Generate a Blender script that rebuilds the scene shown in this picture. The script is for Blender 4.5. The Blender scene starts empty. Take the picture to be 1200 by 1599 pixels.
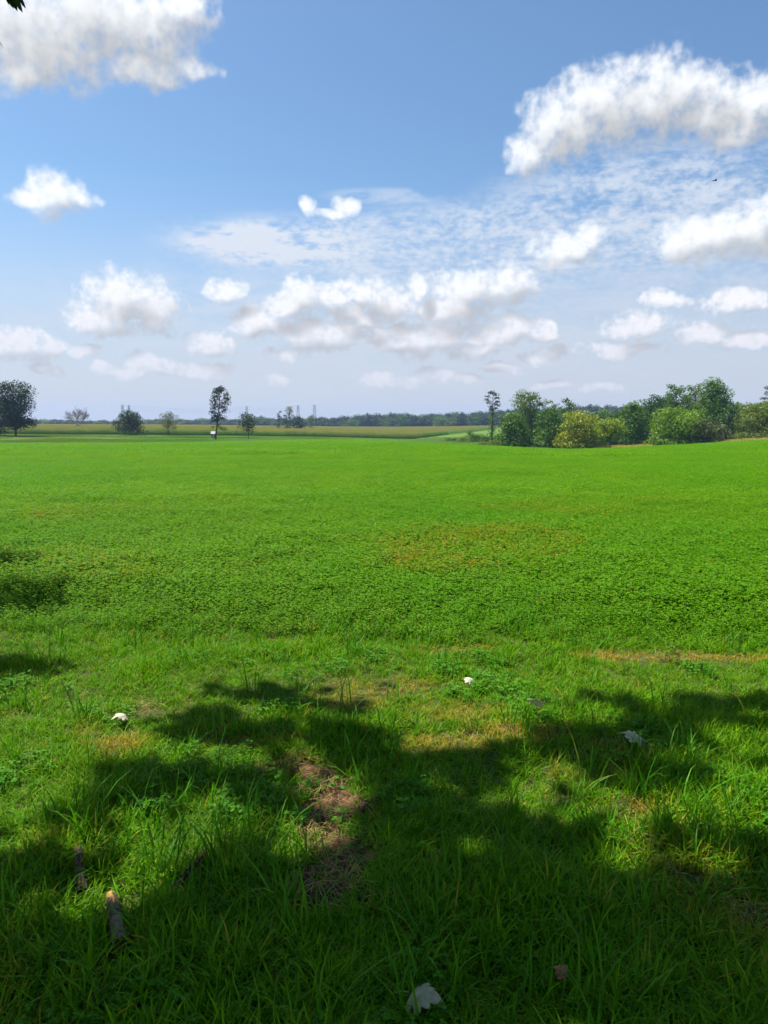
import bpy, math, random
import numpy as np
from mathutils import Vector, Matrix

# ------------------------------------------------------------------ camera, sky, sun, exposure
scene = bpy.context.scene
COL = scene.collection
FPX, CX, CY = 1155.0, 600.0, 799.5           # photograph geometry (1200 x 1599)
PITCH = math.radians(6.9)
CAMZ = 1.6
cam = bpy.data.cameras.new('camera')
cam.sensor_fit = 'AUTO'; cam.sensor_width = 36.0; cam.lens = FPX / 1599 * 36
cam.clip_start = 0.05; cam.clip_end = 20000
camo = bpy.data.objects.new('camera', cam); COL.objects.link(camo)
camo.location = (0, 0, CAMZ); camo.rotation_euler = (math.pi / 2 - PITCH, 0, 0)
scene.camera = camo

SUN_AZ, SUN_EL = math.radians(-62), math.radians(60)     # left and a little ahead of the camera, high
S = Vector((math.cos(SUN_EL) * math.sin(SUN_AZ), math.cos(SUN_EL) * math.cos(SUN_AZ), math.sin(SUN_EL)))
sun = bpy.data.lights.new('sun', 'SUN'); sun.energy = 5.0; sun.angle = math.radians(0.55); sun.color = (1.0, 0.955, 0.87)
suno = bpy.data.objects.new('sun', sun); COL.objects.link(suno)
suno.rotation_euler = (-S).to_track_quat('-Z', 'Y').to_euler(); suno.location = (-40, 20, 60)

vs = scene.view_settings
vs.view_transform = 'Standard'; vs.look = 'None'; vs.gamma = 1.0; vs.exposure = 0.92; vs.use_curve_mapping = False
cy = scene.cycles
cy.max_bounces = 5; cy.diffuse_bounces = 2; cy.glossy_bounces = 2; cy.transmission_bounces = 4
cy.volume_bounces = 0; cy.caustics_reflective = False; cy.caustics_refractive = False
cy.sample_clamp_indirect = 4.0
cy.use_adaptive_sampling = True; cy.adaptive_threshold = 0.015; cy.adaptive_min_samples = 24

SKY_STRENGTH = 0.071
SKY_TINT = (0.80, 0.99, 1.09)
CLOUD_LUM = 0.535
world = bpy.data.worlds.new('World'); scene.world = world; world.use_nodes = True

# clouds of the photograph: (pixel x, pixel y, half width, half height)
CLOUDS = [
 (60, 45, 120, 60), (150, 20, 130, 45), (35, 92, 42, 34), (215, 50, 75, 42), (275, 5, 55, 28), (225, 108, 62, 20), (300, 102, 36, 14),
 (825, 240, 34, 24), (875, 196, 58, 44), (950, 165, 78, 48), (1035, 148, 62, 44), (1105, 160, 55, 34), (1185, 165, 62, 36), (1150, 208, 48, 15),
 (82, 302, 42, 25), (128, 303, 24, 14), (40, 310, 24, 11),
 (484, 326, 13, 13), (546, 324, 24, 11), (516, 336, 24, 6), (196, 464, 52, 36), (158, 494, 42, 22), (248, 486, 42, 26), (30, 536, 62, 20), (88, 540, 22, 10),
 (136, 550, 20, 9), (64, 570, 18, 8), (95, 575, 12, 8), (160, 576, 16, 8), (232, 566, 36, 15), (200, 582, 26, 9), (325, 539, 36, 16), (318, 578, 46, 11),
 (355, 452, 28, 14), (398, 500, 42, 22), (465, 466, 30, 26), (515, 464, 40, 20), (575, 458, 40, 20), (500, 520, 74, 22), (450, 554, 32, 11), (430, 592, 16, 7),
 (650, 450, 20, 18), (730, 452, 62, 30), (800, 442, 38, 26), (700, 482, 72, 22), (640, 532, 54, 24), (690, 522, 40, 18), (745, 548, 38, 14),
 (795, 508, 42, 17), (850, 516, 24, 13), (858, 553, 32, 11), (788, 575, 26, 8), (590, 592, 36, 10), (672, 588, 46, 11), (738, 595, 28, 8),
 (560, 492, 60, 15), (615, 472, 44, 17), (610, 522, 46, 12), (760, 522, 48, 14), (440, 478, 30, 14),
 (882, 388, 44, 22), (915, 376, 28, 20), (1068, 378, 40, 24), (1130, 362, 58, 32), (1192, 345, 40, 36),
 (988, 506, 40, 16), (968, 544, 50, 10), (1146, 470, 42, 14), (1098, 517, 38, 13), (1175, 530, 30, 12), (860, 600, 26, 6), (940, 603, 30, 6), (1040, 470, 30, 9),
]

def px_dir(px, py):
    xc, yc = (px - CX) / FPX, (CY - py) / FPX
    return Vector((xc, math.cos(PITCH) + yc * math.sin(PITCH), -math.sin(PITCH) + yc * math.cos(PITCH)))

def px_ang(px, py):
    d = px_dir(px, py).normalized()
    return math.degrees(math.atan2(d.x, d.y)), math.degrees(math.asin(d.z))

class NT:
    """small node-tree helper"""
    def __init__(s, tree): s.t = tree
    def n(s, kind, **kw):
        nd = s.t.nodes.new(kind)
        for k, v in kw.items(): setattr(nd, k, v)
        return nd
    def put(s, sock, v):
        if isinstance(v, bpy.types.NodeSocket): s.t.links.new(v, sock)
        elif v is not None: sock.default_value = v
    def m(s, op, a, b=None, c=None, clamp=False):
        nd = s.n('ShaderNodeMath', operation=op, use_clamp=clamp)
        for i, v in enumerate((a, b, c)): s.put(nd.inputs[i], v)
        return nd.outputs[0]
    def v(s, op, a, b=None, c=None):
        nd = s.n('ShaderNodeVectorMath', operation=op)
        for i, q in enumerate((a, b, c)):
            if q is not None: s.put(nd.inputs[i], q)
        return nd.outputs['Value'] if op in ('LENGTH', 'DOT_PRODUCT', 'DISTANCE') else nd.outputs[0]
    def noise(s, vec, scale, detail=2.0, rough=0.5, dist=0.0, out='Fac', dim='3D'):
        nd = s.n('ShaderNodeTexNoise', noise_dimensions=dim)
        s.put(nd.inputs['Vector'], vec)
        nd.inputs['Scale'].default_value = scale; nd.inputs['Detail'].default_value = detail
        nd.inputs['Roughness'].default_value = rough; nd.inputs['Distortion'].default_value = dist
        return nd.outputs[out]
    def mix(s, f, a, b, blend='MIX'):
        nd = s.n('ShaderNodeMix', data_type='RGBA', blend_type=blend)
        s.put(nd.inputs[0], f); s.put(nd.inputs[6], a); s.put(nd.inputs[7], b)
        return nd.outputs[2]
    def ramp(s, f, lo, hi, a=0.0, b=1.0, kind='SMOOTHSTEP'):
        nd = s.n('ShaderNodeMapRange', interpolation_type=kind)
        s.put(nd.inputs[0], f); nd.inputs[1].default_value = lo; nd.inputs[2].default_value = hi
        nd.inputs[3].default_value = a; nd.inputs[4].default_value = b
        return nd.outputs[0]

def build_cloud_group(clouds):
    """density of the cumulus at a direction given as (azimuth, elevation, elevation) in degrees"""
    g = bpy.data.node_groups.new('cumulus', 'ShaderNodeTree')
    g.interface.new_socket('P', in_out='INPUT', socket_type='NodeSocketVector')
    g.interface.new_socket('P noise', in_out='INPUT', socket_type='NodeSocketVector')
    g.interface.new_socket('D', in_out='OUTPUT', socket_type='NodeSocketFloat')
    g.interface.new_socket('Smooth', in_out='OUTPUT', socket_type='NodeSocketFloat')
    g.interface.new_socket('Fine', in_out='OUTPUT', socket_type='NodeSocketFloat')
    T = NT(g)
    gi = T.n('NodeGroupInput'); go = T.n('NodeGroupOutput')
    P = gi.outputs[0]
    Q = gi.outputs[1]
    n1 = T.noise(Q, 0.34, 2.2, 0.5, out='Color', dim='2D')
    w = T.v('MULTIPLY', T.v('SUBTRACT', n1, (0.5, 0.5, 0.5)), (2.6, 1.3, 0.0))
    pw = T.v('ADD', P, w)
    best = None
    for (cx, cyy, rx, ry) in clouds:
        a, e = px_ang(cx, cyy + ry * 0.05)
        k = math.degrees(1 / FPX) * (1.04 if rx > 50 else 1.10)
        ra, re = max(rx * k, 0.3), max(ry * k, 0.22)
        inv = (1 / ra, 1 / (re * 1.12), 0.0)
        q = T.v('MULTIPLY_ADD', pw, inv, (-a * inv[0], -e * inv[1], 0.0))
        d = T.v('DOT_PRODUCT', q, q)
        best = d if best is None else T.m('SMOOTH_MIN', best, d, 0.35)
    f = T.m('SUBTRACT', 1.0, best)
    f = T.m('MAXIMUM', f, -1.2)
    n2 = T.noise(Q, 0.75, 1.5, 0.5, dim='2D')
    n3 = T.noise(Q, 1.9, 4.0, 0.55, dim='2D')
    sm = T.m('MULTIPLY_ADD', T.m('SUBTRACT', n2, 0.5), 1.45, f)
    sp = T.n('ShaderNodeSeparateXYZ'); T.put(sp.inputs[0], P)
    T.put(go.inputs[0], T.m('MULTIPLY_ADD', T.m('SUBTRACT', n3, 0.5), T.ramp(sp.outputs[1], 16.0, 5.0, 0.85, 2.0), sm)); T.put(go.inputs[2], n3); T.put(go.inputs[1], T.m('MULTIPLY_ADD', T.m('SUBTRACT', n2, 0.5), 0.5, f))
    return g

def build_world():
    t = world.node_tree; t.nodes.clear(); T = NT(t)
    out = T.n('ShaderNodeOutputWorld'); bg = T.n('ShaderNodeBackground')
    t.links.new(bg.outputs[0], out.inputs[0]); bg.inputs[1].default_value = 1.0
    sky = T.n('ShaderNodeTexSky', sky_type='NISHITA', sun_disc=False)
    sky.sun_elevation = SUN_EL; sky.sun_rotation = SUN_AZ % (2 * math.pi)
    sky.air_density = 1.0; sky.dust_density = 0.9; sky.ozone_density = 1.6; sky.altitude = 150
    skyc = T.v('SCALE', sky.outputs[0]); skyc.node.inputs[3].default_value = SKY_STRENGTH
    skyc = T.v('MULTIPLY', skyc, SKY_TINT)
    tc = T.n('ShaderNodeTexCoord'); D = tc.outputs['Generated']
    sep = T.n('ShaderNodeSeparateXYZ'); T.put(sep.inputs[0], D)
    az = T.m('MULTIPLY', T.m('ARCTAN2', sep.outputs[0], sep.outputs[1]), 180 / math.pi)
    el = T.m('MULTIPLY', T.m('ARCSINE', sep.outputs[2]), 180 / math.pi)
    wr = T.m('WRAP', az, -36.0, 36.0)           # the same kind of cloud field goes on all round the horizon
    sheet = T.m('FLOOR', T.m('DIVIDE', T.m('ADD', az, 36.0), 72.0))
    com = T.n('ShaderNodeCombineXYZ')
    T.put(com.inputs[0], wr); T.put(com.inputs[1], el); T.put(com.inputs[2], T.m('MULTIPLY', sheet, 7.3))
    P = com.outputs[0]
    g0 = build_cloud_group(CLOUDS); g1 = build_cloud_group([c for c in CLOUDS if c[2] * c[3] > 300])
    off = T.n('ShaderNodeCombineXYZ'); T.put(off.inputs[0], T.m('MULTIPLY', sheet, 91.3))
    def dens(p, g):
        nd = T.n('ShaderNodeGroup'); nd.node_tree = g; T.put(nd.inputs[0], p); T.put(nd.inputs[1], T.v('ADD', p, off.outputs[0])); return nd.outputs[0], nd.outputs[1], nd.outputs[2]
    d0, s0, fine = dens(P, g0)
    _, s1, _f = dens(T.v('ADD', P, (-0.85, 1.5, 0.0)), g1)
    alpha = T.m('POWER', T.ramp(d0, -0.35, 1.1), 0.85)
    # light: parts that face the sun are bright, the thick middle and the base grey
    lit = T.ramp(T.m('SUBTRACT', s0, s1), -0.55, 0.95)
    thick = T.ramp(s1, 0.1, 1.3)
    lum = T.m('SUBTRACT', T.m('ADD', 0.64, T.m('MULTIPLY', lit, 0.42)), T.m('MULTIPLY', thick, 0.10))
    low = T.ramp(el, 2.0, 13.0)
    cloud_tint = T.mix(low, (0.87, 0.84, 0.89, 1), (0.965, 0.985, 1.01, 1))
    cc = T.v('SCALE', cloud_tint); T.put(cc.node.inputs[3], T.m('MULTIPLY', T.m('MULTIPLY_ADD', T.m('SUBTRACT', fine, 0.5), 0.14, lum), CLOUD_LUM))
    # thin high veil with a ripple, lower right and centre
    def ell(px, py, rx, ry):
        a, e = px_ang(px, py); k = math.degrees(1 / FPX)
        q = T.v('MULTIPLY_ADD', P, (1 / (rx * k), 1 / (ry * k), 0), (-a / (rx * k), -e / (ry * k), 0))
        return T.ramp(T.v('DOT_PRODUCT', q, q), 1.0, 0.0)
    n_w = T.noise(P, 0.16, 1.0, 0.5, out='Color', dim='2D')
    Pv = T.v('ADD', P, T.v('MULTIPLY', T.v('SUBTRACT', n_w, (0.5, 0.5, 0.5)), (2.2, 1.1, 0)))
    ripple = T.noise(T.v('MULTIPLY', Pv, (1.5, 2.9, 1)), 1.0, 3.0, 0.55, dim='2D')
    broad = T.noise(T.v('MULTIPLY', P, (0.5, 1.5, 1)), 0.5, 4.0, 0.6, dim='2D')
    reg = T.m('ADD', T.m('ADD', ell(470, 385, 250, 55), ell(700, 385, 260, 75)), T.m('ADD', ell(1010, 320, 300, 95), T.m('MULTIPLY', ell(1000, 440, 420, 110), 0.6)), clamp=True)
    veil = T.m('MULTIPLY', reg, T.ramp(T.m('ADD', T.m('MULTIPLY', ripple, 0.50), T.m('MULTIPLY', broad, 0.75)), 0.36, 0.86))
    wing = T.m('MULTIPLY', T.m('ADD', ell(420, 382, 160, 38), T.m('MULTIPLY', ell(600, 306, 110, 14), 0.5), clamp=True), T.ramp(broad, 0.3, 0.6))
    veil = T.m('MULTIPLY', T.m('ADD', T.m('MULTIPLY', veil, 0.74), T.m('MULTIPLY', wing, 0.8)), 1.0, clamp=True)
    milk = T.m('MULTIPLY', T.m('MULTIPLY', ell(640, 510, 760, 130), T.ramp(broad, 0.3, 0.65)), 0.42)
    veil = T.m('MINIMUM', T.m('MAXIMUM', veil, milk), 0.85)
    col = T.mix(veil, skyc, (0.44, 0.465, 0.505, 1))
    # whitish summer air low down
    haze = T.m('MULTIPLY', T.ramp(el, 18.0, 0.0), 0.86)
    col = T.mix(haze, col, (0.345, 0.355, 0.405, 1))
    col = T.mix(T.m('MULTIPLY', alpha, T.ramp(el, 0.2, 9.0, 0.35, 0.97)), col, cc)
    t.links.new(col, bg.inputs[0])
    world.cycles.sampling_method = 'NONE'
build_world()

# ------------------------------------------------------------------ helpers
rng = np.random.default_rng(7)
R = random.Random(11)

def tag(o, label=None, cat=None, group=None, kind=None):
    if label: o['label'] = label
    if cat: o['category'] = cat
    if group: o['group'] = group
    if kind: o['kind'] = kind
    return o

_perm = np.random.default_rng(99).random((256, 256))
def vnoise(x, y, scale=1.0, octaves=3, gain=0.5):
    x = np.asarray(x, float) * scale; y = np.asarray(y, float) * scale
    tot = np.zeros(np.broadcast(x, y).shape); amp = 1.0; norm = 0.0
    for k in range(octaves):
        xi = np.floor(x).astype(int); yi = np.floor(y).astype(int)
        fx = x - xi; fy = y - yi
        fx = fx * fx * (3 - 2 * fx); fy = fy * fy * (3 - 2 * fy)
        a = _perm[xi & 255, yi & 255]; b = _perm[(xi + 1) & 255, yi & 255]
        c = _perm[xi & 255, (yi + 1) & 255]; d = _perm[(xi + 1) & 255, (yi + 1) & 255]
        tot += amp * ((a * (1 - fx) + b * fx) * (1 - fy) + (c * (1 - fx) + d * fx) * fy)
        norm += amp; amp *= gain; x = x * 2.03 + 17.7; y = y * 2.03 + 5.3
    return tot / norm

# terrain: heights tabled by direction (photo column) and distance, then smoothed
T_Y = np.array([0.5, 8, 15, 40, 90, 170, 220, 300, 450, 900, 3500.])
T_PX = np.array([-320, 0, 300, 550, 640, 760, 900, 1050, 1200, 1520.])
def zpy(Y, py): return CAMZ - Y * math.tan(math.atan((py - CY) / FPX) + PITCH)
T_Z = np.array([
 [0, 0, -.05, -.4, -1.25, zpy(170, 694.5), zpy(220, 682), zpy(300, 676), -2.5, zpy(900, 665), 0],
 [0, 0, -.05, -.4, -1.25, zpy(170, 694.5), zpy(220, 681), zpy(300, 676), -2.5, zpy(900, 665), 0],
 [0, 0, -.05, -.4, -1.25, zpy(170, 693.5), zpy(220, 685.5), zpy(300, 677.5), -3.1, zpy(900, 666), 0],
 [0, 0, -.05, -.35, -1.0, zpy(170, 687.5), zpy(220, 685), zpy(300, 684), -5.4, -5.4, -4],
 [0, 0, -.05, -.35, -1.1, zpy(170, 692), -4.0, zpy(300, 688), -5.9, -5.4, -4],
 [0, 0, -.05, -.4, -1.5, zpy(170, 699), zpy(220, 690), zpy(300, 681), -4.2, -4.5, 2],
 [0, 0, -.05, -.5, -2.0, zpy(170, 705.5), -5.6, -5.6, -5, -1, 8],
 [0, 0, -.05, -.45, -1.5, zpy(170, 697.5), -4.6, -4.8, -4, 1, 8],
 [0, 0, -.05, -.35, -1.0, zpy(170, 688.5), -2.6, -2.6, -2, 4, 8],
 [0, 0, -.05, -.3, -0.8, zpy(170, 684.5), -2.0, -2.0, -1, 4, 8]])
LG = np.linspace(math.log(0.5), math.log(3500), 300)
UG = np.linspace(-0.8, 0.8, 90)
_tmp = np.array([np.interp(LG, np.log(T_Y), row) for row in T_Z])
ZG = np.array([np.interp(UG, (T_PX - CX) / FPX, _tmp[:, j]) for j in range(len(LG))])
def _blur(a, k, ax):
    ker = np.exp(-0.5 * (np.arange(-3 * k, 3 * k + 1) / k) ** 2); ker /= ker.sum()
    pad = [(0, 0), (0, 0)]; pad[ax] = (3 * k, 3 * k)
    return np.apply_along_axis(lambda v: np.convolve(v, ker, 'valid'), ax, np.pad(a, pad, mode='edge'))
ZG = _blur(_blur(ZG.T, 2, 0), 2, 1).T
def terrain(x, y):
    x = np.asarray(x, float); y = np.asarray(y, float)
    r = np.hypot(x, y); az = np.arctan2(x, y); lim = math.atan(0.8)
    inside = np.abs(az) <= lim
    u = np.where(inside, np.tan(np.clip(az, -lim, lim)), 0.8 * np.sign(az) * np.clip((math.pi - np.abs(az)) / (math.pi - lim), 0, 1))
    Y = np.where(inside, r * np.cos(np.clip(az, -lim, lim)), r * math.cos(lim))
    l = np.clip((np.log(np.maximum(Y, 0.5)) - LG[0]) / (LG[1] - LG[0]), 0, len(LG) - 1.001)
    uu = np.clip((u - UG[0]) / (UG[1] - UG[0]), 0, len(UG) - 1.001)
    i = l.astype(int); j = uu.astype(int); a = l - i; b = uu - j
    z = (ZG[i, j] * (1 - b) + ZG[i, j + 1] * b) * (1 - a) + (ZG[i + 1, j] * (1 - b) + ZG[i + 1, j + 1] * b) * a
    near = np.exp(-(r / 9.0) ** 2)
    z = z + near * (vnoise(x + 40, y + 40, 1.3, 3) - 0.5) * 0.09
    return z
def tz(x, y): return float(terrain(np.array([x]), np.array([y]))[0])
def at(px, py, Y):
    d = px_dir(px, py); t = Y / d.y
    return Vector((d.x * t, Y, CAMZ + d.z * t))
def on_ground(px, py):
    d = px_dir(px, py); t = 0.3
    for _ in range(60):
        z = tz(d.x * t, d.y * t); f = CAMZ + d.z * t - z
        t += f / max(-d.z, 0.02) * 0.9
    return d.x * t, d.y * t
def project(p):
    """pixel position in the photograph of points (n,3)"""
    x, y, z = p[:, 0], p[:, 1], p[:, 2] - CAMZ
    f = y * math.cos(PITCH) - z * math.sin(PITCH); u = y * math.sin(PITCH) + z * math.cos(PITCH)
    f = np.where(np.abs(f) < 1e-6, 1e-6, f)
    return CX + x / f * FPX, CY - u / f * FPX, f

class MB:
    """collects vertices and faces for one mesh"""
    def __init__(s): s.V = []; s.F = []; s.A = []; s.n = 0
    def add(s, V, F, a=0.0):
        V = np.asarray(V, float)
        s.V.append(V); s.F += [tuple(int(i) + s.n for i in f) for f in F]
        s.A.append(np.full(len(V), a) if np.isscalar(a) else np.asarray(a, float)); s.n += len(V)
    def quads(s, V, a):                       # V (n,4,3), a (n,)
        n = len(V)
        s.V.append(V.reshape(-1, 3)); base = s.n + 4 * np.arange(n)
        s.F += [(b, b + 1, b + 2, b + 3) for b in base.tolist()]
        s.A.append(np.repeat(a, 4)); s.n += 4 * n
    def tube(s, pts, rad, sides=6, a=0.0, cap=True):
        pts = [Vector(p) for p in pts]; V = []; F = []
        for i, p in enumerate(pts):
            d = (pts[min(i + 1, len(pts) - 1)] - pts[max(i - 1, 0)]).normalized()
            ax = d.orthogonal().normalized() if i == 0 else (ax - d * ax.dot(d)).normalized()
            b = d.cross(ax)
            for k in range(sides):
                t = 2 * math.pi * k / sides
                V.append(p + (ax * math.cos(t) + b * math.sin(t)) * rad[i])
        for i in range(len(pts) - 1):
            for k in range(sides):
                F.append((i * sides + k, i * sides + (k + 1) % sides, (i + 1) * sides + (k + 1) % sides, (i + 1) * sides + k))
        if cap:
            F.append(tuple(range(sides))[::-1]); F.append(tuple((len(pts) - 1) * sides + k for k in range(sides)))
        s.add([tuple(v) for v in V], F, a)
    def box(s, lo, hi, a=0.0):
        (x0, y0, z0), (x1, y1, z1) = lo, hi
        V = [(x, y, z) for z in (z0, z1) for y in (y0, y1) for x in (x0, x1)]
        s.add(V, [(0, 2, 3, 1), (4, 5, 7, 6), (0, 1, 5, 4), (2, 6, 7, 3), (0, 4, 6, 2), (1, 3, 7, 5)], a)
    def mesh(s, name, mat, smooth=False):
        me = bpy.data.meshes.new(name)
        me.from_pydata(np.concatenate(s.V).tolist(), [], s.F)
        at_ = me.attributes.new('rnd', 'FLOAT', 'POINT'); at_.data.foreach_set('value', np.concatenate(s.A).astype(np.float32))
        me.materials.append(mat)
        if smooth: me.polygons.foreach_set('use_smooth', np.ones(len(me.polygons), bool))
        me.update(); return me
    def build(s, name, mat, parent=None, smooth=False, link=True):
        o = bpy.data.objects.new(name, s.mesh(name, mat, smooth))
        if link: COL.objects.link(o)
        if parent: o.parent = parent
        return o

def empty(name, loc):
    o = bpy.data.objects.new(name, None); COL.objects.link(o); o.location = loc; o.empty_display_size = 0.2
    return o

# ------------------------------------------------------------------ materials
def mat(name):
    m = bpy.data.materials.new(name); m.use_nodes = True
    t = m.node_tree; t.nodes.clear(); T = NT(t)
    T.out = T.n('ShaderNodeOutputMaterial'); return m, T

def leaf_mat(name, c1, c2, dry=None, trans=0.35, wscale=0.0, wcol=None, spec=0.25, inst=False, rough=0.55):
    """leaf: two-colour mix by the per-leaf value, optional dry colour by the scatter's dry value, optional large patches"""
    m, T = mat(name)
    a = T.n('ShaderNodeAttribute', attribute_name='rnd')
    f = a.outputs['Fac']
    if inst:
        oi = T.n('ShaderNodeObjectInfo')
        f = T.m('ADD', T.m('MULTIPLY', f, 0.6), T.m('MULTIPLY', oi.outputs['Random'], 0.4))
    col = T.mix(f, (*c1, 1), (*c2, 1))
    geo = T.n('ShaderNodeNewGeometry')
    if wcol:
        nz = T.noise(geo.outputs['Position'], wscale, 3.0, 0.6)
        col = T.mix(T.ramp(nz, 0.42, 0.68), col, (*wcol, 1))
    if dry:
        d = T.n('ShaderNodeAttribute', attribute_name='dry', attribute_type='INSTANCER')
        fr = T.m('ADD', d.outputs['Fac'], T.m('MULTIPLY', T.m('SUBTRACT', a.outputs['Fac'], 0.5), 0.5))
        col = T.mix(T.ramp(fr, 0.25, 0.8), col, (*dry, 1))
    p = T.n('ShaderNodeBsdfPrincipled'); T.put(p.inputs['Base Color'], col)
    p.inputs['Roughness'].default_value = rough; p.inputs['Specular IOR Level'].default_value = spec
    tr = T.n('ShaderNodeBsdfTranslucent'); T.put(tr.inputs[0], T.mix(0.6, col, T.v('MULTIPLY', col, (1.6, 1.5, 0.6))))
    mx = T.n('ShaderNodeMixShader'); mx.inputs[0].default_value = trans
    T.t.links.new(p.outputs[0], mx.inputs[1]); T.t.links.new(tr.outputs[0], mx.inputs[2])
    T.t.links.new(mx.outputs[0], T.out.inputs[0]); return m

def solid_mat(name, c1, c2, scale=8.0, rough=0.85, bump=0.3, stretch=(1, 1, 1), metal=0.0, bscale=1.0, coords='Object'):
    m, T = mat(name)
    tc = T.n('ShaderNodeTexCoord'); v = T.v('MULTIPLY', tc.outputs[coords], stretch)
    nz = T.noise(v, scale, 5.0, 0.6)
    col = T.mix(T.ramp(nz, 0.35, 0.68), (*c1, 1), (*c2, 1))
    p = T.n('ShaderNodeBsdfPrincipled'); T.put(p.inputs['Base Color'], col)
    p.inputs['Roughness'].default_value = rough; p.inputs['Metallic'].default_value = metal; p.inputs['Specular IOR Level'].default_value = 0.25
    if bump:
        b = T.n('ShaderNodeBump'); b.inputs['Strength'].default_value = bump; b.inputs['Distance'].default_value = 0.02 * bscale
        T.put(b.inputs['Height'], T.noise(v, scale * 2.2, 6.0, 0.65)); T.t.links.new(b.outputs[0], p.inputs['Normal'])
    T.t.links.new(p.outputs[0], T.out.inputs[0]); return m

M_BARK = solid_mat('bark', (0.06, 0.045, 0.035), (0.13, 0.10, 0.08), 3.0, stretch=(1, 1, 0.3))
M_BARKP = solid_mat('pale_bark', (0.22, 0.19, 0.16), (0.34, 0.30, 0.27), 2.0, stretch=(1, 1, 0.3))
M_STEEL = solid_mat('galvanised_steel', (0.30, 0.31, 0.33), (0.38, 0.39, 0.41), 1.0, 0.6, 0, metal=0.2)
GREEN = {
 'dark':   leaf_mat('leaf_dark', (0.020, 0.066, 0.008), (0.070, 0.150, 0.014), trans=0.25),
 'slate':  leaf_mat('leaf_slate', (0.014, 0.034, 0.013), (0.038, 0.072, 0.022), trans=0.22),
 'mid':    leaf_mat('leaf_mid', (0.032, 0.100, 0.006), (0.130, 0.245, 0.014), trans=0.3),
 'bright': leaf_mat('leaf_bright', (0.085, 0.19, 0.006), (0.22, 0.35, 0.012), trans=0.32),
 'pale':   leaf_mat('leaf_pale', (0.06, 0.115, 0.022), (0.145, 0.215, 0.045), trans=0.3),
 'olive':  leaf_mat('leaf_olive', (0.075, 0.13, 0.012), (0.19, 0.245, 0.024), trans=0.3),
 'gold':   leaf_mat('leaf_gold', (0.095, 0.19, 0.008), (0.44, 0.41, 0.02), trans=0.3),
 'lime':   leaf_mat('leaf_lime', (0.12, 0.2, 0.01), (0.32, 0.39, 0.02), trans=0.32),
 'wood':   leaf_mat('leaf_far_wood', (0.010, 0.026, 0.010), (0.030, 0.062, 0.016), trans=0.2),
 'brown':  leaf_mat('leaf_brown', (0.075, 0.105, 0.028), (0.145, 0.165, 0.055), trans=0.25),
 'pine':   leaf_mat('leaf_pine', (0.011, 0.022, 0.01), (0.026, 0.044, 0.016), trans=0.12),
}

def ground_mat():
    m, T = mat('ground_soil_and_turf')
    geo = T.n('ShaderNodeNewGeometry'); P = geo.outputs['Position']
    sep = T.n('ShaderNodeSeparateXYZ'); T.put(sep.inputs[0], P)
    n1 = T.noise(P, 5.0, 6.0, 0.65); n2 = T.noise(P, 0.35, 4.0, 0.6); n3 = T.noise(P, 0.02, 4.0, 0.6)
    near = T.mix(n1, (0.035, 0.050, 0.010, 1), (0.080, 0.090, 0.022, 1))
    field = T.mix(n1, (0.040, 0.090, 0.006, 1), (0.070, 0.140, 0.008, 1))
    mead = T.mix(T.ramp(n2, 0.35, 0.7), (0.060, 0.160, 0.010, 1), (0.120, 0.190, 0.025, 1))
    mead = T.mix(T.ramp(n3, 0.4, 0.7), mead, (0.110, 0.160, 0.030, 1))
    y = sep.outputs[1]
    col = T.mix(T.ramp(y, 6.0, 40.0), near, field)
    col = T.mix(T.ramp(y, 168.0, 176.0), col, mead)
    p = T.n('ShaderNodeBsdfPrincipled'); T.put(p.inputs['Base Color'], col); p.inputs['Roughness'].default_value = 0.95
    p.inputs['Specular IOR Level'].default_value = 0.1
    b = T.n('ShaderNodeBump'); b.inputs['Strength'].default_value = 0.6; b.inputs['Distance'].default_value = 0.03
    T.put(b.inputs['Height'], T.noise(P, 14.0, 6.0, 0.7)); T.t.links.new(b.outputs[0], p.inputs['Normal'])
    T.t.links.new(p.outputs[0], T.out.inputs[0]); return m

# ------------------------------------------------------------------ ground sheet
def build_ground():
    rings = np.concatenate([[0.0], np.exp(np.linspace(math.log(0.25), math.log(3000), 260))])
    nA = 360
    az = np.linspace(-math.pi, math.pi, nA, endpoint=False)
    rr, aa = np.meshgrid(rings[1:], az, indexing='ij')
    x = (rr * np.sin(aa)).ravel(); y = (rr * np.cos(aa)).ravel(); z = terrain(x, y)
    V = np.concatenate([[[0, 0, tz(0, 0)]], np.stack([x, y, z], 1)])
    idx = 1 + np.arange((len(rings) - 1) * nA).reshape(-1, nA)
    a = idx[:-1]; b = idx[1:]; an = np.roll(a, -1, 1); bn = np.roll(b, -1, 1)
    F = np.stack([a, an, bn, b], -1).reshape(-1, 4)
    faces = [tuple(f) for f in F.tolist()] + [(0, int(idx[0][(k + 1) % nA]), int(idx[0][k])) for k in range(nA)]
    me = bpy.data.meshes.new('ground'); me.from_pydata(V.tolist(), [], faces)
    me.polygons.foreach_set('use_smooth', np.ones(len(me.polygons), bool)); me.materials.append(ground_mat()); me.update()
    o = bpy.data.objects.new('ground', me); COL.objects.link(o)
    tag(o, 'gently rolling farmland ground under the grass and crops', 'ground', kind='structure')
build_ground()

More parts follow.
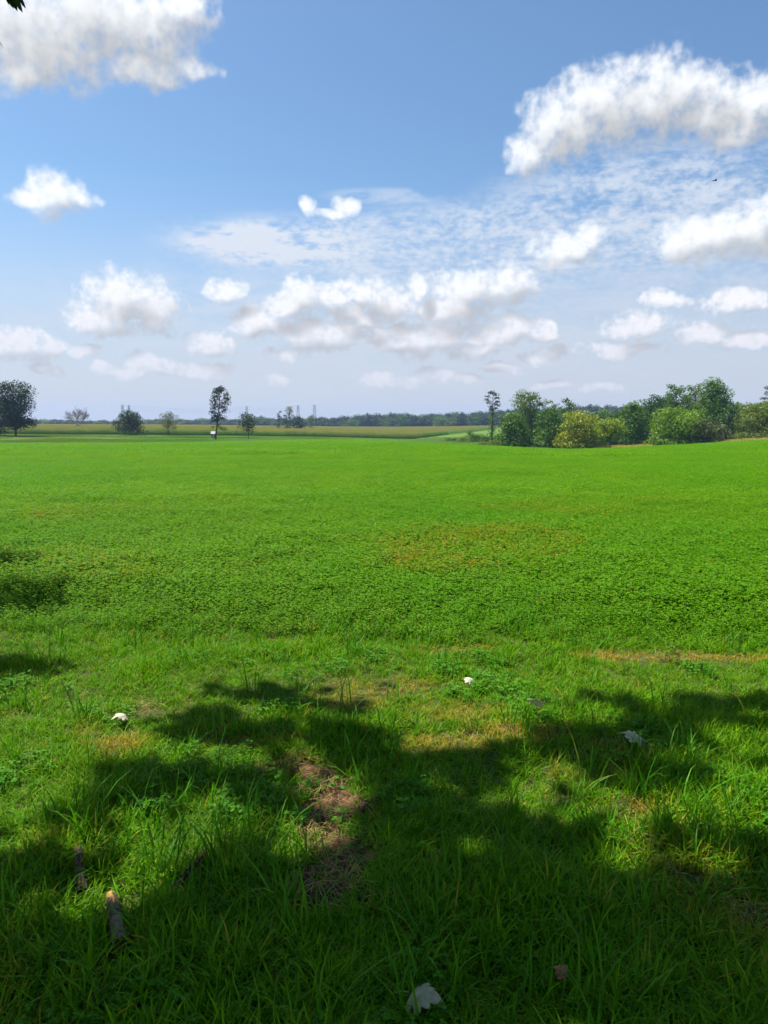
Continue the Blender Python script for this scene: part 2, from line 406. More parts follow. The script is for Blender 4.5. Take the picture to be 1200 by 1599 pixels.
# ------------------------------------------------------------------ scatter (stuff): points that carry tufts of real leaves
def scatter(name, pts, rot, scl, idx, protos, label, cat, dry=None):
    me = bpy.data.meshes.new(name); me.from_pydata(np.asarray(pts).tolist(), [], [])
    n = len(pts)
    def attr(nm, ty, key, arr):
        a = me.attributes.new(nm, ty, 'POINT'); a.data.foreach_set(key, np.ascontiguousarray(arr).ravel())
    attr('rot', 'FLOAT_VECTOR', 'vector', rot.astype(np.float32)); attr('scl', 'FLOAT_VECTOR', 'vector', scl.astype(np.float32))
    attr('idx', 'INT', 'value', idx.astype(np.int32))
    attr('dry', 'FLOAT', 'value', (np.zeros(n) if dry is None else dry).astype(np.float32))
    coll = bpy.data.collections.new(name + '_kinds')
    for k, p in enumerate(protos):
        p.name = '%s_kind_%02d' % (name, k); coll.objects.link(p)
    g = bpy.data.node_groups.new(name + '_scatter', 'GeometryNodeTree')
    g.interface.new_socket('Geometry', in_out='INPUT', socket_type='NodeSocketGeometry')
    g.interface.new_socket('Geometry', in_out='OUTPUT', socket_type='NodeSocketGeometry')
    gi = g.nodes.new('NodeGroupInput'); go = g.nodes.new('NodeGroupOutput')
    ip = g.nodes.new('GeometryNodeInstanceOnPoints'); ci = g.nodes.new('GeometryNodeCollectionInfo')
    ci.inputs[0].default_value = coll; ci.inputs['Separate Children'].default_value = True; ci.inputs['Reset Children'].default_value = True
    def named(nm, ty):
        nd = g.nodes.new('GeometryNodeInputNamedAttribute'); nd.data_type = ty; nd.inputs[0].default_value = nm
        return next(s for s in nd.outputs if s.enabled)
    g.links.new(gi.outputs[0], ip.inputs['Points']); g.links.new(ci.outputs[0], ip.inputs['Instance'])
    ip.inputs['Pick Instance'].default_value = True
    g.links.new(named('idx', 'INT'), ip.inputs['Instance Index'])
    g.links.new(named('rot', 'FLOAT_VECTOR'), ip.inputs['Rotation']); g.links.new(named('scl', 'FLOAT_VECTOR'), ip.inputs['Scale'])
    g.links.new(ip.outputs[0], go.inputs[0])
    o = bpy.data.objects.new(name, me); COL.objects.link(o)
    o.modifiers.new('scatter', 'NODES').node_group = g
    return tag(o, label, cat, kind='stuff')

def blade_set(n, rs, hmin, hmax, wid, spread, lean, m, seg=3, curl=1.0):
    """n grass blades, each a curved tapering strip"""
    b = MB()
    for _ in range(n):
        r = spread * math.sqrt(rs.random()); t = rs.uniform(0, 6.283)
        x, y = r * math.cos(t), r * math.sin(t)
        h = rs.uniform(hmin, hmax); w = wid * rs.uniform(0.6, 1.25)
        d = rs.uniform(0, 6.283); L = lean * rs.uniform(0.2, 1.3) * h
        fx, fy = math.cos(d), math.sin(d); sx, sy = -fy, fx
        V = []; F = []; drop = curl * rs.uniform(0, 0.7)
        for k in range(seg + 1):
            s = k / seg
            o = L * s ** 1.8; z = h * (s - drop * 0.55 * s ** 3)
            ww = w * (1 - s) ** 0.7 * 0.5 * (1 if k else 0.8)
            cx_, cy_ = x + fx * o, y + fy * o
            if k < seg: V += [(cx_ - sx * ww, cy_ - sy * ww, z), (cx_ + sx * ww, cy_ + sy * ww, z)]
            else: V.append((cx_, cy_, z))
        for k in range(seg - 1): F.append((2 * k, 2 * k + 1, 2 * k + 3, 2 * k + 2))
        F.append((2 * seg - 2, 2 * seg - 1, 2 * seg))
        b.add(V, F, rs.random())
    return b.build('tuft', m, link=False)

def leaflet(b, c, d, up, L, W, a):
    """a small folded leaf: base at c, direction d, face normal up"""
    d = d.normalized(); s = d.cross(up).normalized(); n = s.cross(d)
    p0 = c; p1 = c + d * L * 0.5 + s * W * 0.5 + n * W * 0.12; p2 = c + d * L - n * L * 0.10; p3 = c + d * L * 0.5 - s * W * 0.5 + n * W * 0.12
    b.add([tuple(p0), tuple(p1), tuple(p2), tuple(p3)], [(0, 1, 2), (0, 2, 3)], a)

def crop_plant(b, rs, x, y, h, nleaf, L, stems=True):
    """low broad-leaved crop plant with three-part leaves"""
    top = Vector((x + rs.uniform(-.05, .05), y + rs.uniform(-.05, .05), h))
    if stems: b.tube([(x, y, 0), tuple((Vector((x, y, 0)) + top) / 2 + Vector((rs.uniform(-.02, .02), rs.uniform(-.02, .02), 0))), tuple(top)], [.003, .0025, .001], 3, 0.3, False)
    for k in range(nleaf):
        s = rs.uniform(0.25, 1.0); az = rs.uniform(0, 6.283); rad = rs.uniform(0.03, 0.11)
        c = Vector((x, y, 0)).lerp(top, s) + Vector((math.cos(az) * rad, math.sin(az) * rad, rs.uniform(-.01, .05)))
        up = Vector((rs.uniform(-.45, .40), rs.uniform(-.40, .45), 1)).normalized(); a = rs.random()
        for da in (-1.1, 0, 1.1):
            dd = Vector((math.cos(az + da), math.sin(az + da), rs.uniform(-.35, .15)))
            leaflet(b, c, dd, up, L * rs.uniform(.8, 1.2), L * 0.62, a)

# materials of the ground cover
M_GRASS = leaf_mat('grass_blade', (0.034, 0.160, 0.0015), (0.195, 0.390, 0.003), dry=(0.38, 0.30, 0.03), trans=0.30, inst=True, spec=0.1)
M_COARSE = leaf_mat('coarse_grass_blade', (0.030, 0.150, 0.004), (0.100, 0.290, 0.006), dry=(0.28, 0.27, 0.04), trans=0.38, inst=True, spec=0.16)
M_CLOVER = leaf_mat('clover_leaf', (0.030, 0.150, 0.002), (0.090, 0.270, 0.004), dry=(0.16, 0.15, 0.03), trans=0.3, inst=True, spec=0.14)
M_STRAW = leaf_mat('straw', (0.18, 0.11, 0.05), (0.52, 0.32, 0.11), trans=0.12, inst=True, spec=0.15)
M_CROP = leaf_mat('crop_leaf', (0.052, 0.185, 0.001), (0.170, 0.340, 0.0015), dry=(0.34, 0.22, 0.015), trans=0.38, inst=True, wscale=0.12, wcol=(0.085, 0.255, 0.001), spec=0.12)
M_MEADOW = leaf_mat('meadow_blade', (0.070, 0.190, 0.008), (0.170, 0.290, 0.022), dry=(0.30, 0.24, 0.09), trans=0.3, inst=True, wscale=0.05, wcol=(0.060, 0.180, 0.008))
M_CORN = leaf_mat('corn_leaf', (0.060, 0.150, 0.008), (0.140, 0.265, 0.020), trans=0.45, inst=True, wscale=0.012, wcol=(0.130, 0.180, 0.025))
M_TASSEL = leaf_mat('corn_tassel', (0.24, 0.25, 0.05), (0.43, 0.37, 0.10), trans=0.3, inst=True)
M_DRYG = leaf_mat('dry_grass_blade', (0.30, 0.27, 0.04), (0.50, 0.42, 0.08), trans=0.25, inst=True)

# bare earth: (pixel x, pixel y, radius across m, radius along m)
BARE = []
for (px, py, rx, ry) in [(465, 1200, .12, .14), (505, 1225, .16, .18), (525, 1265, .19, .20), (525, 1310, .20, .19), (530, 1350, .20, .17), (500, 1390, .20, .14), (430, 1530, .10, .08),
                         (985, 1275, .08, .07), (1020, 1325, .07, .06), (1075, 1368, .13, .06), (1180, 1440, .08, .08), (230, 1115, .10, .10)]:
    gx, gy = on_ground(px, py); BARE.append((gx, gy, rx, ry))
def bare(x, y):
    f = np.zeros(np.shape(x))
    wob = (vnoise(x + 9, y + 3, 7.0, 3) - 0.5) * 1.3
    for (gx, gy, rx, ry) in BARE:
        f = np.maximum(f, np.clip(0.95 - ((x - gx) / rx) ** 2 - ((y - gy) / ry) ** 2 + wob, 0, 1))
    return f
DRYP = []
for (px, py, rx, ry, k) in [(560, 1085, .35, .25, .75), (620, 1075, .35, .2, .6), (710, 1115, .30, .2, .65), (790, 1145, .28, .14, .9), (700, 1165, .3, .12, .8), (830, 1150, .15, .1, .8),
                            (1000, 1028, .5, .12, 1.0), (1120, 1030, .6, .10, .9), (700, 1018, .35, .08, .7), (190, 1168, .18, .12, .8), (130, 1145, .12, .1, .5), (450, 1200, .15, .1, .8),
                            (80, 1310, .15, .08, .5), (960, 1170, .2, .15, .6), (990, 1265, .2, .1, .8), (1180, 1450, .25, .12, .5), (915, 1200, .25, .15, .5), (400, 1160, .3, .1, .5)]:
    gx, gy = on_ground(px, py); DRYP.append((gx, gy, rx, ry, k))
def dryness(x, y):
    f = np.clip((vnoise(x + 70, y + 20, 0.9, 4) - 0.58) * 2.0, 0, 0.35)
    for (gx, gy, rx, ry, k) in DRYP:
        q = ((x - gx) / rx) ** 2 + ((y - gy) / ry) ** 2
        f = np.maximum(f, k * np.clip(1.15 - q * 0.8 + (vnoise(x, y, 9.0, 3) - 0.5) * 1.4, 0, 1))
    return f
def field_edge(x): return 5.25 - 0.06 * x + 0.25 * (vnoise(x + 30, x * 0 + 3, 1.1, 3) - 0.5)

def wedge_points(n, y0, y1, u, pad):
    """random points over the ground the camera (or a neighbour of it) can see"""
    y = np.sqrt(rng.uniform(0, 1, n) * (y1 ** 2 - y0 ** 2) + y0 ** 2)
    x = rng.uniform(-1, 1, n) * (u * y + pad)
    return x, y

def build_lawn():
    rs = random.Random(3)
    protos = [blade_set(9, rs, .035, .085, .0075, .045, 1.3, M_GRASS) for _ in range(5)] + \
             [blade_set(7, rs, .06, .13, .0085, .04, 1.05, M_GRASS) for _ in range(3)]
    n = 92000
    y = rng.uniform(-0.6, 7.6, n); x = rng.uniform(-1, 1, n) * (0.62 * np.maximum(y, 0) + 1.6)
    lg = np.zeros(n)
    for (px, py) in [(190, 1500), (184, 1470), (180, 1440), (176, 1415), (128, 1400), (126, 1370), (280, 1395), (300, 1375)]:
        gx, gy = on_ground(px, py); lg = np.maximum(lg, np.exp(-(((x - gx) / .07) ** 2 + ((y - gy) / .09) ** 2)))
    keep = (rng.random(n) > bare(x, y) * 1.05) & (rng.random(n) > lg * .8) & (y < field_edge(x) + np.abs(rng.normal(0, 1.0, n)) - .1)
    x, y = x[keep], y[keep]; n = len(x)
    d = dryness(x, y)
    clump = vnoise(x, y, 2.6, 3)
    tall = (rng.random(n) < np.clip((clump - 0.5) * 2.0 + 0.10, 0, .7))
    idx = np.where(tall, rng.integers(5, 8, n), rng.integers(0, 5, n))
    s = (0.55 + 0.75 * clump) * rng.uniform(.75, 1.2, n) * (1 - 0.35 * d) * np.interp(y, [2.0, 3.4], [1.0, .78])
    rot = np.stack([rng.normal(0, .26, n), rng.normal(0, .26, n), rng.uniform(0, 6.283, n)], 1)
    dd = np.where(rng.random(n) < 0.035, rng.uniform(.4, .9, n), np.clip(d + rng.normal(0, .16, n), 0, 1))
    scatter('lawn_grass', np.stack([x, y, terrain(x, y) - .004], 1), rot, np.stack([s, s, s], 1), idx, protos,
            'rough mown green grass in the foreground, half in tree shade', 'grass', dd)
    # coarse tall blades here and there
    pr = [blade_set(9, rs, .14, .30, .011, .05, .75, M_COARSE, 4) for _ in range(4)]
    pts = []
    spots = [(1150, 1290, 14, .22), (1060, 1320, 10, .2), (270, 1350, 16, .25), (230, 1400, 10, .25), (120, 1330, 8, .2), (370, 1400, 12, .3), (860, 1290, 12, .4),
             (700, 1330, 18, .5), (980, 1480, 16, .5), (920, 1530, 8, .15), (620, 1490, 14, .5), (250, 1530, 14, .5), (60, 1500, 10, .4), (480, 1310, 5, .06), (1100, 1180, 14, .6),
             (780, 985, 40, .9), (650, 985, 30, .8), (860, 975, 26, .5), (1000, 1250, 8, .2), (320, 1230, 14, .4), (560, 1130, 12, .5), (470, 970, 24, .9), (40, 1010, 30, .6), (720, 1560, 10, .3)]
    for (px, py, k, sp) in spots:
        gx, gy = on_ground(px, py)
        for _ in range(k): pts.append((gx + R.gauss(0, sp), gy + R.gauss(0, sp * .5)))
    for _ in range(170): pts.append((R.uniform(-3, 3), R.uniform(0.2, 5.2)))
    p = np.array(pts); n = len(p)
    b = bare(p[:, 0], p[:, 1]) < 0.4; p = p[b]; n = len(p)
    s = rng.uniform(.5, 1.0, n); rot = np.stack([rng.normal(0, .12, n), rng.normal(0, .12, n), rng.uniform(0, 6.283, n)], 1)
    scatter('coarse_grass', np.stack([p[:, 0], p[:, 1], terrain(p[:, 0], p[:, 1])], 1), rot, np.stack([s, s, s], 1), rng.integers(0, 4, n), pr,
            'broad long grass blades standing in tufts above the lawn', 'grass', np.clip(rng.normal(.08, .2, n), 0, 1))
    # clover and small weeds
    cl = []
    for k in range(4):
        b = MB()
        for j in range(9):
            a = rs.uniform(0, 6.28); r = rs.uniform(0, .07); z = rs.uniform(.03, .09)
            c = Vector((r * math.cos(a), r * math.sin(a), z))
            b.tube([(c.x * .5, c.y * .5, 0), tuple(c)], [.0012, .0008], 3, .3, False)
            up = Vector((rs.uniform(-.4, .4), rs.uniform(-.4, .4), 1)); a0 = rs.uniform(0, 6.28); v = rs.random()
            for q in range(3): leaflet(b, c, Vector((math.cos(a0 + q * 2.09), math.sin(a0 + q * 2.09), -.05)), up, rs.uniform(.014, .024), .017, v)
        cl.append(b.build('clover', M_CLOVER, link=False))
    n = 7000
    y = rng.uniform(0, 5.0, n); x = rng.uniform(-1, 1, n) * (0.62 * y + 1.4)
    w = vnoise(x + 55, y + 12, 1.6, 3)
    keep = (w > 0.53) & (bare(x, y) < rng.random(n) + .15); x, y = x[keep], y[keep]; n = len(x)
    s = rng.uniform(.5, .95, n); rot = np.stack([rng.normal(0, .1, n), rng.normal(0, .1, n), rng.uniform(0, 6.283, n)], 1)
    scatter('clover', np.stack([x, y, terrain(x, y)], 1), rot, np.stack([s, s, s], 1), rng.integers(0, 4, n), cl,
            'low clover and small weeds growing among the foreground grass', 'clover', dryness(x, y) * .5)
    # dead thatch on the bare earth and in the dry patches
    stp = []
    for k in range(4):
        b = MB()
        for j in range(12):
            a = rs.uniform(0, 6.28); L = rs.uniform(.02, .08); c = Vector((rs.uniform(-.05, .05), rs.uniform(-.05, .05), rs.uniform(.002, .02)))
            d = Vector((math.cos(a), math.sin(a), rs.uniform(-.1, .22))); s_ = Vector((-d.y, d.x, 0)) * rs.uniform(.0005, .0011)
            m_ = c + d * L * .5 + Vector((rs.uniform(-.01, .01), rs.uniform(-.01, .01), .006)); e = c + d * L
            b.add([tuple(c - s_), tuple(c + s_), tuple(m_ + s_), tuple(m_ - s_), tuple(e)], [(0, 1, 2, 3), (3, 2, 4)], rs.random() ** 1.5)
        stp.append(b.build('straw', M_STRAW, link=False))
    n = 26000
    y = rng.uniform(0.5, 5.6, n); x = rng.uniform(-1, 1, n) * (0.6 * y + .8)
    keep = rng.random(n) < np.maximum(bare(x, y) * .22, np.clip(dryness(x, y) - .4, 0, 1) * .45) + .01
    x, y = x[keep], y[keep]; n = len(x)
    s = rng.uniform(.7, 1.3, n); rot = np.stack([rng.normal(0, .08, n), rng.normal(0, .08, n), rng.uniform(0, 6.283, n)], 1)
    scatter('dead_thatch', np.stack([x, y, terrain(x, y) + .022 * (bare(x, y) > .2) + .003], 1), rot, np.stack([s, s, s], 1), rng.integers(0, 4, n), stp,
            'tan dead grass lying on the bare earth and dry spots', 'dead grass')

def build_bare_soil():
    m = solid_mat('bare_soil', (0.032, 0.017, 0.008), (0.150, 0.078, 0.032), 22.0, 0.95, 0.9, bscale=0.5)
    x0, x1, y0, y1 = BARE[3][0] - .5, BARE[3][0] + .5, 2.05, 3.6
    nx, ny = 90, 140
    X, Yy = np.meshgrid(np.linspace(x0, x1, nx), np.linspace(y0, y1, ny), indexing='ij')
    f = np.clip((bare(X, Yy) - .05) * 2, 0, 1)
    lump = vnoise(X + 3, Yy + 8, 16, 4) ** 1.5 * .055 + np.clip(vnoise(X, Yy, 34, 2) - .5, 0, 1) * .05
    Z = terrain(X.ravel(), Yy.ravel()).reshape(X.shape) - .03 + f * (.024 + lump * .8)
    V = np.stack([X.ravel(), Yy.ravel(), Z.ravel()], 1)
    F = [(i * ny + j, (i + 1) * ny + j, (i + 1) * ny + j + 1, i * ny + j + 1) for i in range(nx - 1) for j in range(ny - 1) if f[i, j] > 0 or f[i + 1, j + 1] > 0]
    b = MB(); b.add(V, F)
    o = b.build('bare_soil', m, smooth=True); tag(o, 'bare brown earth showing through the shaded grass', 'soil', kind='structure')

def build_crop():
    rs = random.Random(5)
    near = []
    for k in range(6):
        b = MB()
        for j in range(3): crop_plant(b, rs, rs.uniform(-.09, .09), rs.uniform(-.09, .09), rs.uniform(.08, .22), 18, .021)
        near.append(b.build('crop', M_CROP, link=False))
    n = 30000
    x, y = wedge_points(n, 4.9, 15.5, .62, 1.2)
    keep = (y > field_edge(x) + rng.normal(.12, .10, n)) & ~((dryness(x, y) > .55) & (y < 5.9)); x, y = x[keep], y[keep]; n = len(x)
    s = (0.75 + .45 * vnoise(x + 5, y, .8, 3)) * rng.uniform(.8, 1.15, n) * np.clip(.5 + (y - field_edge(x)) * .35, .4, 1)
    def redness(x, y):
        f = np.clip((vnoise(x + 200, y + 11, .55, 3) - .62) * 3, 0, .6)
        for (px, py, rx, ry, k) in [(640, 880, .5, 1.0, .8), (770, 860, 1.6, 1.6, .7), (720, 905, 1.2, .6, .7), (400, 905, .5, .5, .5), (860, 860, 1.0, .8, .5), (480, 1000, .4, .2, .6)]:
            gx, gy = on_ground(px, py); q = ((x - gx) / rx) ** 2 + ((y - gy) / ry) ** 2
            f = np.maximum(f, k * np.clip(1.1 - q + (vnoise(x, y, 3.0, 3) - .5) * 1.6, 0, 1))
        return f * .5
    rot = np.stack([rng.normal(0, .1, n), rng.normal(0, .1, n), rng.uniform(0, 6.283, n)], 1)
    scatter('crop_plants', np.stack([x, y, terrain(x, y)], 1), rot, np.stack([s, s, s], 1), rng.integers(0, 6, n), near,
            'dense low leafy green crop at the near edge of the field', 'crop', np.clip(redness(x, y) + rng.normal(0, .12, n), 0, 1))
    # farther off: square-metre patches, then larger ones
    def patch(size, nplants, L, nl, h):
        b = MB()
        for j in range(nplants): crop_plant(b, rs, rs.uniform(-.5, .5) * size, rs.uniform(-.5, .5) * size, rs.uniform(*h), nl, L, False)
        return b.build('crop', M_CROP, link=False)
    mid = [patch(1.15, 170, .033, 6, (.08, .24)) for _ in range(5)]
    xs = np.arange(-34, 34, .8); P = np.array([(a + R.uniform(-.3, .3), c + R.uniform(-.3, .3)) for c in np.arange(14, 47, .8) for a in xs if abs(a) < .62 * c + 2.5])
    x, y = P[:, 0], P[:, 1]; n = len(x)
    s = rng.uniform(.9, 1.15, n); sz = s * (.75 + .5 * vnoise(x, y, .35, 3))
    rot = np.stack([np.zeros(n), np.zeros(n), rng.uniform(0, 6.283, n)], 1)
    scatter('crop_rows', np.stack([x, y, terrain(x, y)], 1), rot, np.stack([s, s, sz], 1), rng.integers(0, 5, n), mid,
            'even green crop canopy across the middle of the field', 'crop', np.clip(redness(x, y) * .8 + rng.normal(0, .05, n), 0, 1))
    far = [patch(3.3, 300, .075, 5, (.06, .38)) for _ in range(5)]
    P = np.array([(a + R.uniform(-.8, .8), c + R.uniform(-.8, .8)) for c in np.arange(45, 176, 2.4) for a in np.arange(-120, 120, 2.4) if abs(a) < .62 * c + 6])
    x, y = P[:, 0], P[:, 1]
    keep = y < 171 + 6 * (vnoise(x, x * 0, .03, 2) - .5); x, y = x[keep], y[keep]; n = len(x)
    s = rng.uniform(.92, 1.15, n); sz = s * (.8 + .4 * vnoise(x, y, .12, 3))
    rot = np.stack([np.zeros(n), np.zeros(n), rng.uniform(0, 6.283, n)], 1)
    scatter('crop_field', np.stack([x, y, terrain(x, y)], 1), rot, np.stack([s, s, sz], 1), rng.integers(0, 5, n), far,
            'bright green crop stretching to the far edge of the field', 'crop', np.clip(rng.normal(.0, .05, n), 0, 1))

def corn_right_edge(y):           # the corn field's edge runs away to the right
    return np.interp(y, [280, 320, 620, 820], [on_px(645, 300), on_px(650, 320), on_px(765, 620), on_px(770, 820)])
def on_px(px, Y): return (px - CX) / FPX * Y * 1.0
def corn_front(x):
    return np.interp(x, [-200, -130, -60, -15, 20, 60], [262, 262, 268, 296, 302, 310])

def build_far_cover():
    rs = random.Random(8)
    def mpatch(size, nb, h):
        b = MB()
        for _ in range(nb):
            x, y = rs.uniform(-.5, .5) * size, rs.uniform(-.5, .5) * size; d = rs.uniform(0, 6.28); hh = rs.uniform(*h); w = rs.uniform(.03, .07)
            lx, ly = math.cos(d) * hh * .5, math.sin(d) * hh * .5
            b.add([(x - w * math.sin(d), y + w * math.cos(d), 0), (x + w * math.sin(d), y - w * math.cos(d), 0), (x + lx, y + ly, hh)], [(0, 1, 2)], rs.random())
        return b
    mead = [mpatch(4, 420, (.12, .45)).build('m', M_MEADOW, link=False) for _ in range(4)]
    P = np.array([(a + R.uniform(-1, 1), c + R.uniform(-1, 1)) for c in np.arange(172, 330, 3.1) for a in np.arange(-190, 190, 3.1) if abs(a) < .62 * c + 4])
    x, y = P[:, 0], P[:, 1]
    incorn = (y > corn_front(x) + 2) & (x < corn_right_edge(y)); x, y = x[~incorn], y[~incorn]; n = len(x)
    s = rng.uniform(.9, 1.15, n); nz = vnoise(x + 300, y, .06, 3); sz = s * (.35 + 1.3 * np.clip(nz - .25, 0, 1))
    rot = np.stack([np.zeros(n), np.zeros(n), rng.uniform(0, 6.283, n)], 1)
    scatter('meadow_grass', np.stack([x, y, terrain(x, y)], 1), rot, np.stack([s, s, sz], 1), rng.integers(0, 4, n), mead,
            'pale yellow-green rough meadow beyond the crop field', 'grass', np.clip((vnoise(x, y + 90, .05, 3) - .5) * 2 + rng.normal(0, .1, n), 0, 1))
    # corn
    def corn(size, rows, step, nleaf):
        b = MB(); t = MB(); y = -size / 2
        for r in range(rows):
            y = (r + .5) / rows * size - size / 2; x = -size / 2
            while x < size / 2:
                x += step * rs.uniform(.7, 1.3); h = rs.uniform(2.0, 2.5); yy = y + rs.uniform(-.06, .06)
                b.add([(x - .02, yy, 0), (x + .02, yy, 0), (x, yy, h)], [(0, 1, 2)], .2)
                for k in range(nleaf):
                    d = rs.uniform(0, 6.28); z = rs.uniform(.25, .88) * h; L = rs.uniform(.45, .8); w = .05
                    fx, fy = math.cos(d), math.sin(d)
                    p1 = (x + fx * L * .5, yy + fy * L * .5, z + L * .35); p2 = (x + fx * L, yy + fy * L, z + L * rs.uniform(-.1, .25))
                    b.add([(x, yy, z), (p1[0] - fy * w, p1[1] + fx * w, p1[2]), (p1[0] + fy * w, p1[1] - fx * w, p1[2]), p2], [(0, 2, 1), (1, 2, 3)], rs.random())
                for k in range(4):
                    d = rs.uniform(0, 6.28); fx, fy = math.cos(d), math.sin(d); w = .028
                    t.add([(x - fy * w, yy + fx * w, h - .12), (x + fy * w, yy - fx * w, h - .12), (x + fx * .16, yy + fy * .16, h + rs.uniform(.15, .38))], [(0, 1, 2)], rs.random())
        me = b.mesh('corn', M_CORN); nb = len(b.F)
        b.V += t.V; b.F += [tuple(i + b.n for i in f) for f in t.F]; b.A += t.A
        me = b.mesh('corn', M_CORN); me.materials.append(M_TASSEL)
        mi = np.zeros(len(b.F), np.int32); mi[nb:] = 1; me.polygons.foreach_set('material_index', mi)
        return bpy.data.objects.new('corn', me)
    protos = [corn(3.8, 5, .24, 6) for _ in range(4)] + [corn(11, 9, .6, 4) for _ in range(3)]
    P = []
    for c in np.arange(262, 400, 3.4):
        for a in np.arange(-240, 60, 3.4):
            if abs(a) < .62 * c + 6 and c > corn_front(a) and a < corn_right_edge(c): P.append((a, c, 0))
    for c in np.arange(402, 830, 9):
        for a in np.arange(-500, 140, 9):
            if abs(a) < .62 * c + 10 and a < corn_right_edge(c): P.append((a + R.uniform(-1, 1), c + R.uniform(-1, 1), 1))
    P = np.array(P); n = len(P); x, y = P[:, 0], P[:, 1]
    idx = np.where(P[:, 2] > 0, rng.integers(4, 7, n), rng.integers(0, 4, n))
    s = np.ones(n); rot = np.stack([s * 0, s * 0, math.pi * rng.integers(0, 2, n) + .05], 1)
    scatter('corn_field', np.stack([x, y, terrain(x, y)], 1), rot, np.stack([s, s, rng.uniform(.92, 1.06, n)], 1), idx, protos,
            'tall corn with tan tassels behind the green field', 'corn')
    # dry grass on the rise at the right and by the small yellow tree
    dg = [mpatch(2.5, 260, (.35, 1.0)).build('d', M_DRYG, link=False) for _ in range(3)]
    P = []
    for (px0, px1, Y0, Y1, k) in [(1128, 1300, 171, 181, 190), (925, 1015, 178, 184, 60)]:
        for _ in range(k):
            Y = R.uniform(Y0, Y1); P.append((on_px(R.uniform(px0, px1), Y), Y))
    P = np.array(P); n = len(P); x, y = P[:, 0], P[:, 1]; s = rng.uniform(.8, 1.1, n)
    rot = np.stack([s * 0, s * 0, rng.uniform(0, 6.28, n)], 1)
    scatter('dry_grass', np.stack([x, y, terrain(x, y)], 1), rot, np.stack([s, s, s * rng.uniform(.5, 1.1, n)], 1), rng.integers(0, 3, n), dg,
            'strip of straw-coloured dry grass along the field edge by the trees', 'dry grass')

# ------------------------------------------------------------------ trees
def leaf_quads(rs, c, nrm, size, a, elong=1.0):
    n = len(c)
    t = rs.normal(size=(n, 3)); t -= nrm * (t * nrm).sum(1, keepdims=True); t /= np.linalg.norm(t, axis=1, keepdims=True) + 1e-9
    b = np.cross(nrm, t); s = size[:, None]
    k = rs.uniform(.6, 1.0, (n, 1))
    return np.stack([c - t * s * elong, c + b * s * k * .6 - t * s * .1, c + t * s * elong * .9, c - b * s * k * .6 + t * s * .15], 1)

def lobe_leaves(mb, rs, lobes, leaf, cover):
    for (cx, cy_, cz, rx, ry, rz, tint) in lobes:
        area = 4 * math.pi * ((rx * ry) ** 1.6 / 3 + (rx * rz) ** 1.6 / 3 + (ry * rz) ** 1.6 / 3) ** (1 / 1.6)
        n = max(12, int(area * cover / (leaf * leaf * .75)))
        d = rs.normal(size=(n, 3)); d /= np.linalg.norm(d, axis=1, keepdims=True)
        keep = (d[:, 2] > -.55) | (rs.random(n) < .35); d = d[keep]; n = len(d)
        # small bumps so that the clump has clumps of its own
        k = rs.normal(size=(7, 3)); k /= np.linalg.norm(k, axis=1, keepdims=True)
        bump = np.max(d @ k.T, 1); rad = .62 + .42 * bump ** 2 + rs.normal(0, .09, n)
        rad *= np.where(rs.random(n) < .42, rs.uniform(.1, 1, n), 1)
        c = np.array([cx, cy_, cz]) + d * rad[:, None] * np.array([rx, ry, rz])
        nr = d + rs.normal(0, .55, (n, 3)); nr /= np.linalg.norm(nr, axis=1, keepdims=True)
        mb.quads(leaf_quads(rs, c, nr, leaf * rs.uniform(.6, 1.25, n) * .62, None), np.clip(tint + rs.normal(0, .18, n), 0, 1))

def wob(a, b, k, n, rs):
    a = Vector(a); b = Vector(b); out = []
    for i in range(n + 1):
        s = i / n; p = a.lerp(b, s)
        if 0 < i < n: p += Vector(rs.normal(0, k, 3))
        out.append(tuple(p))
    return out

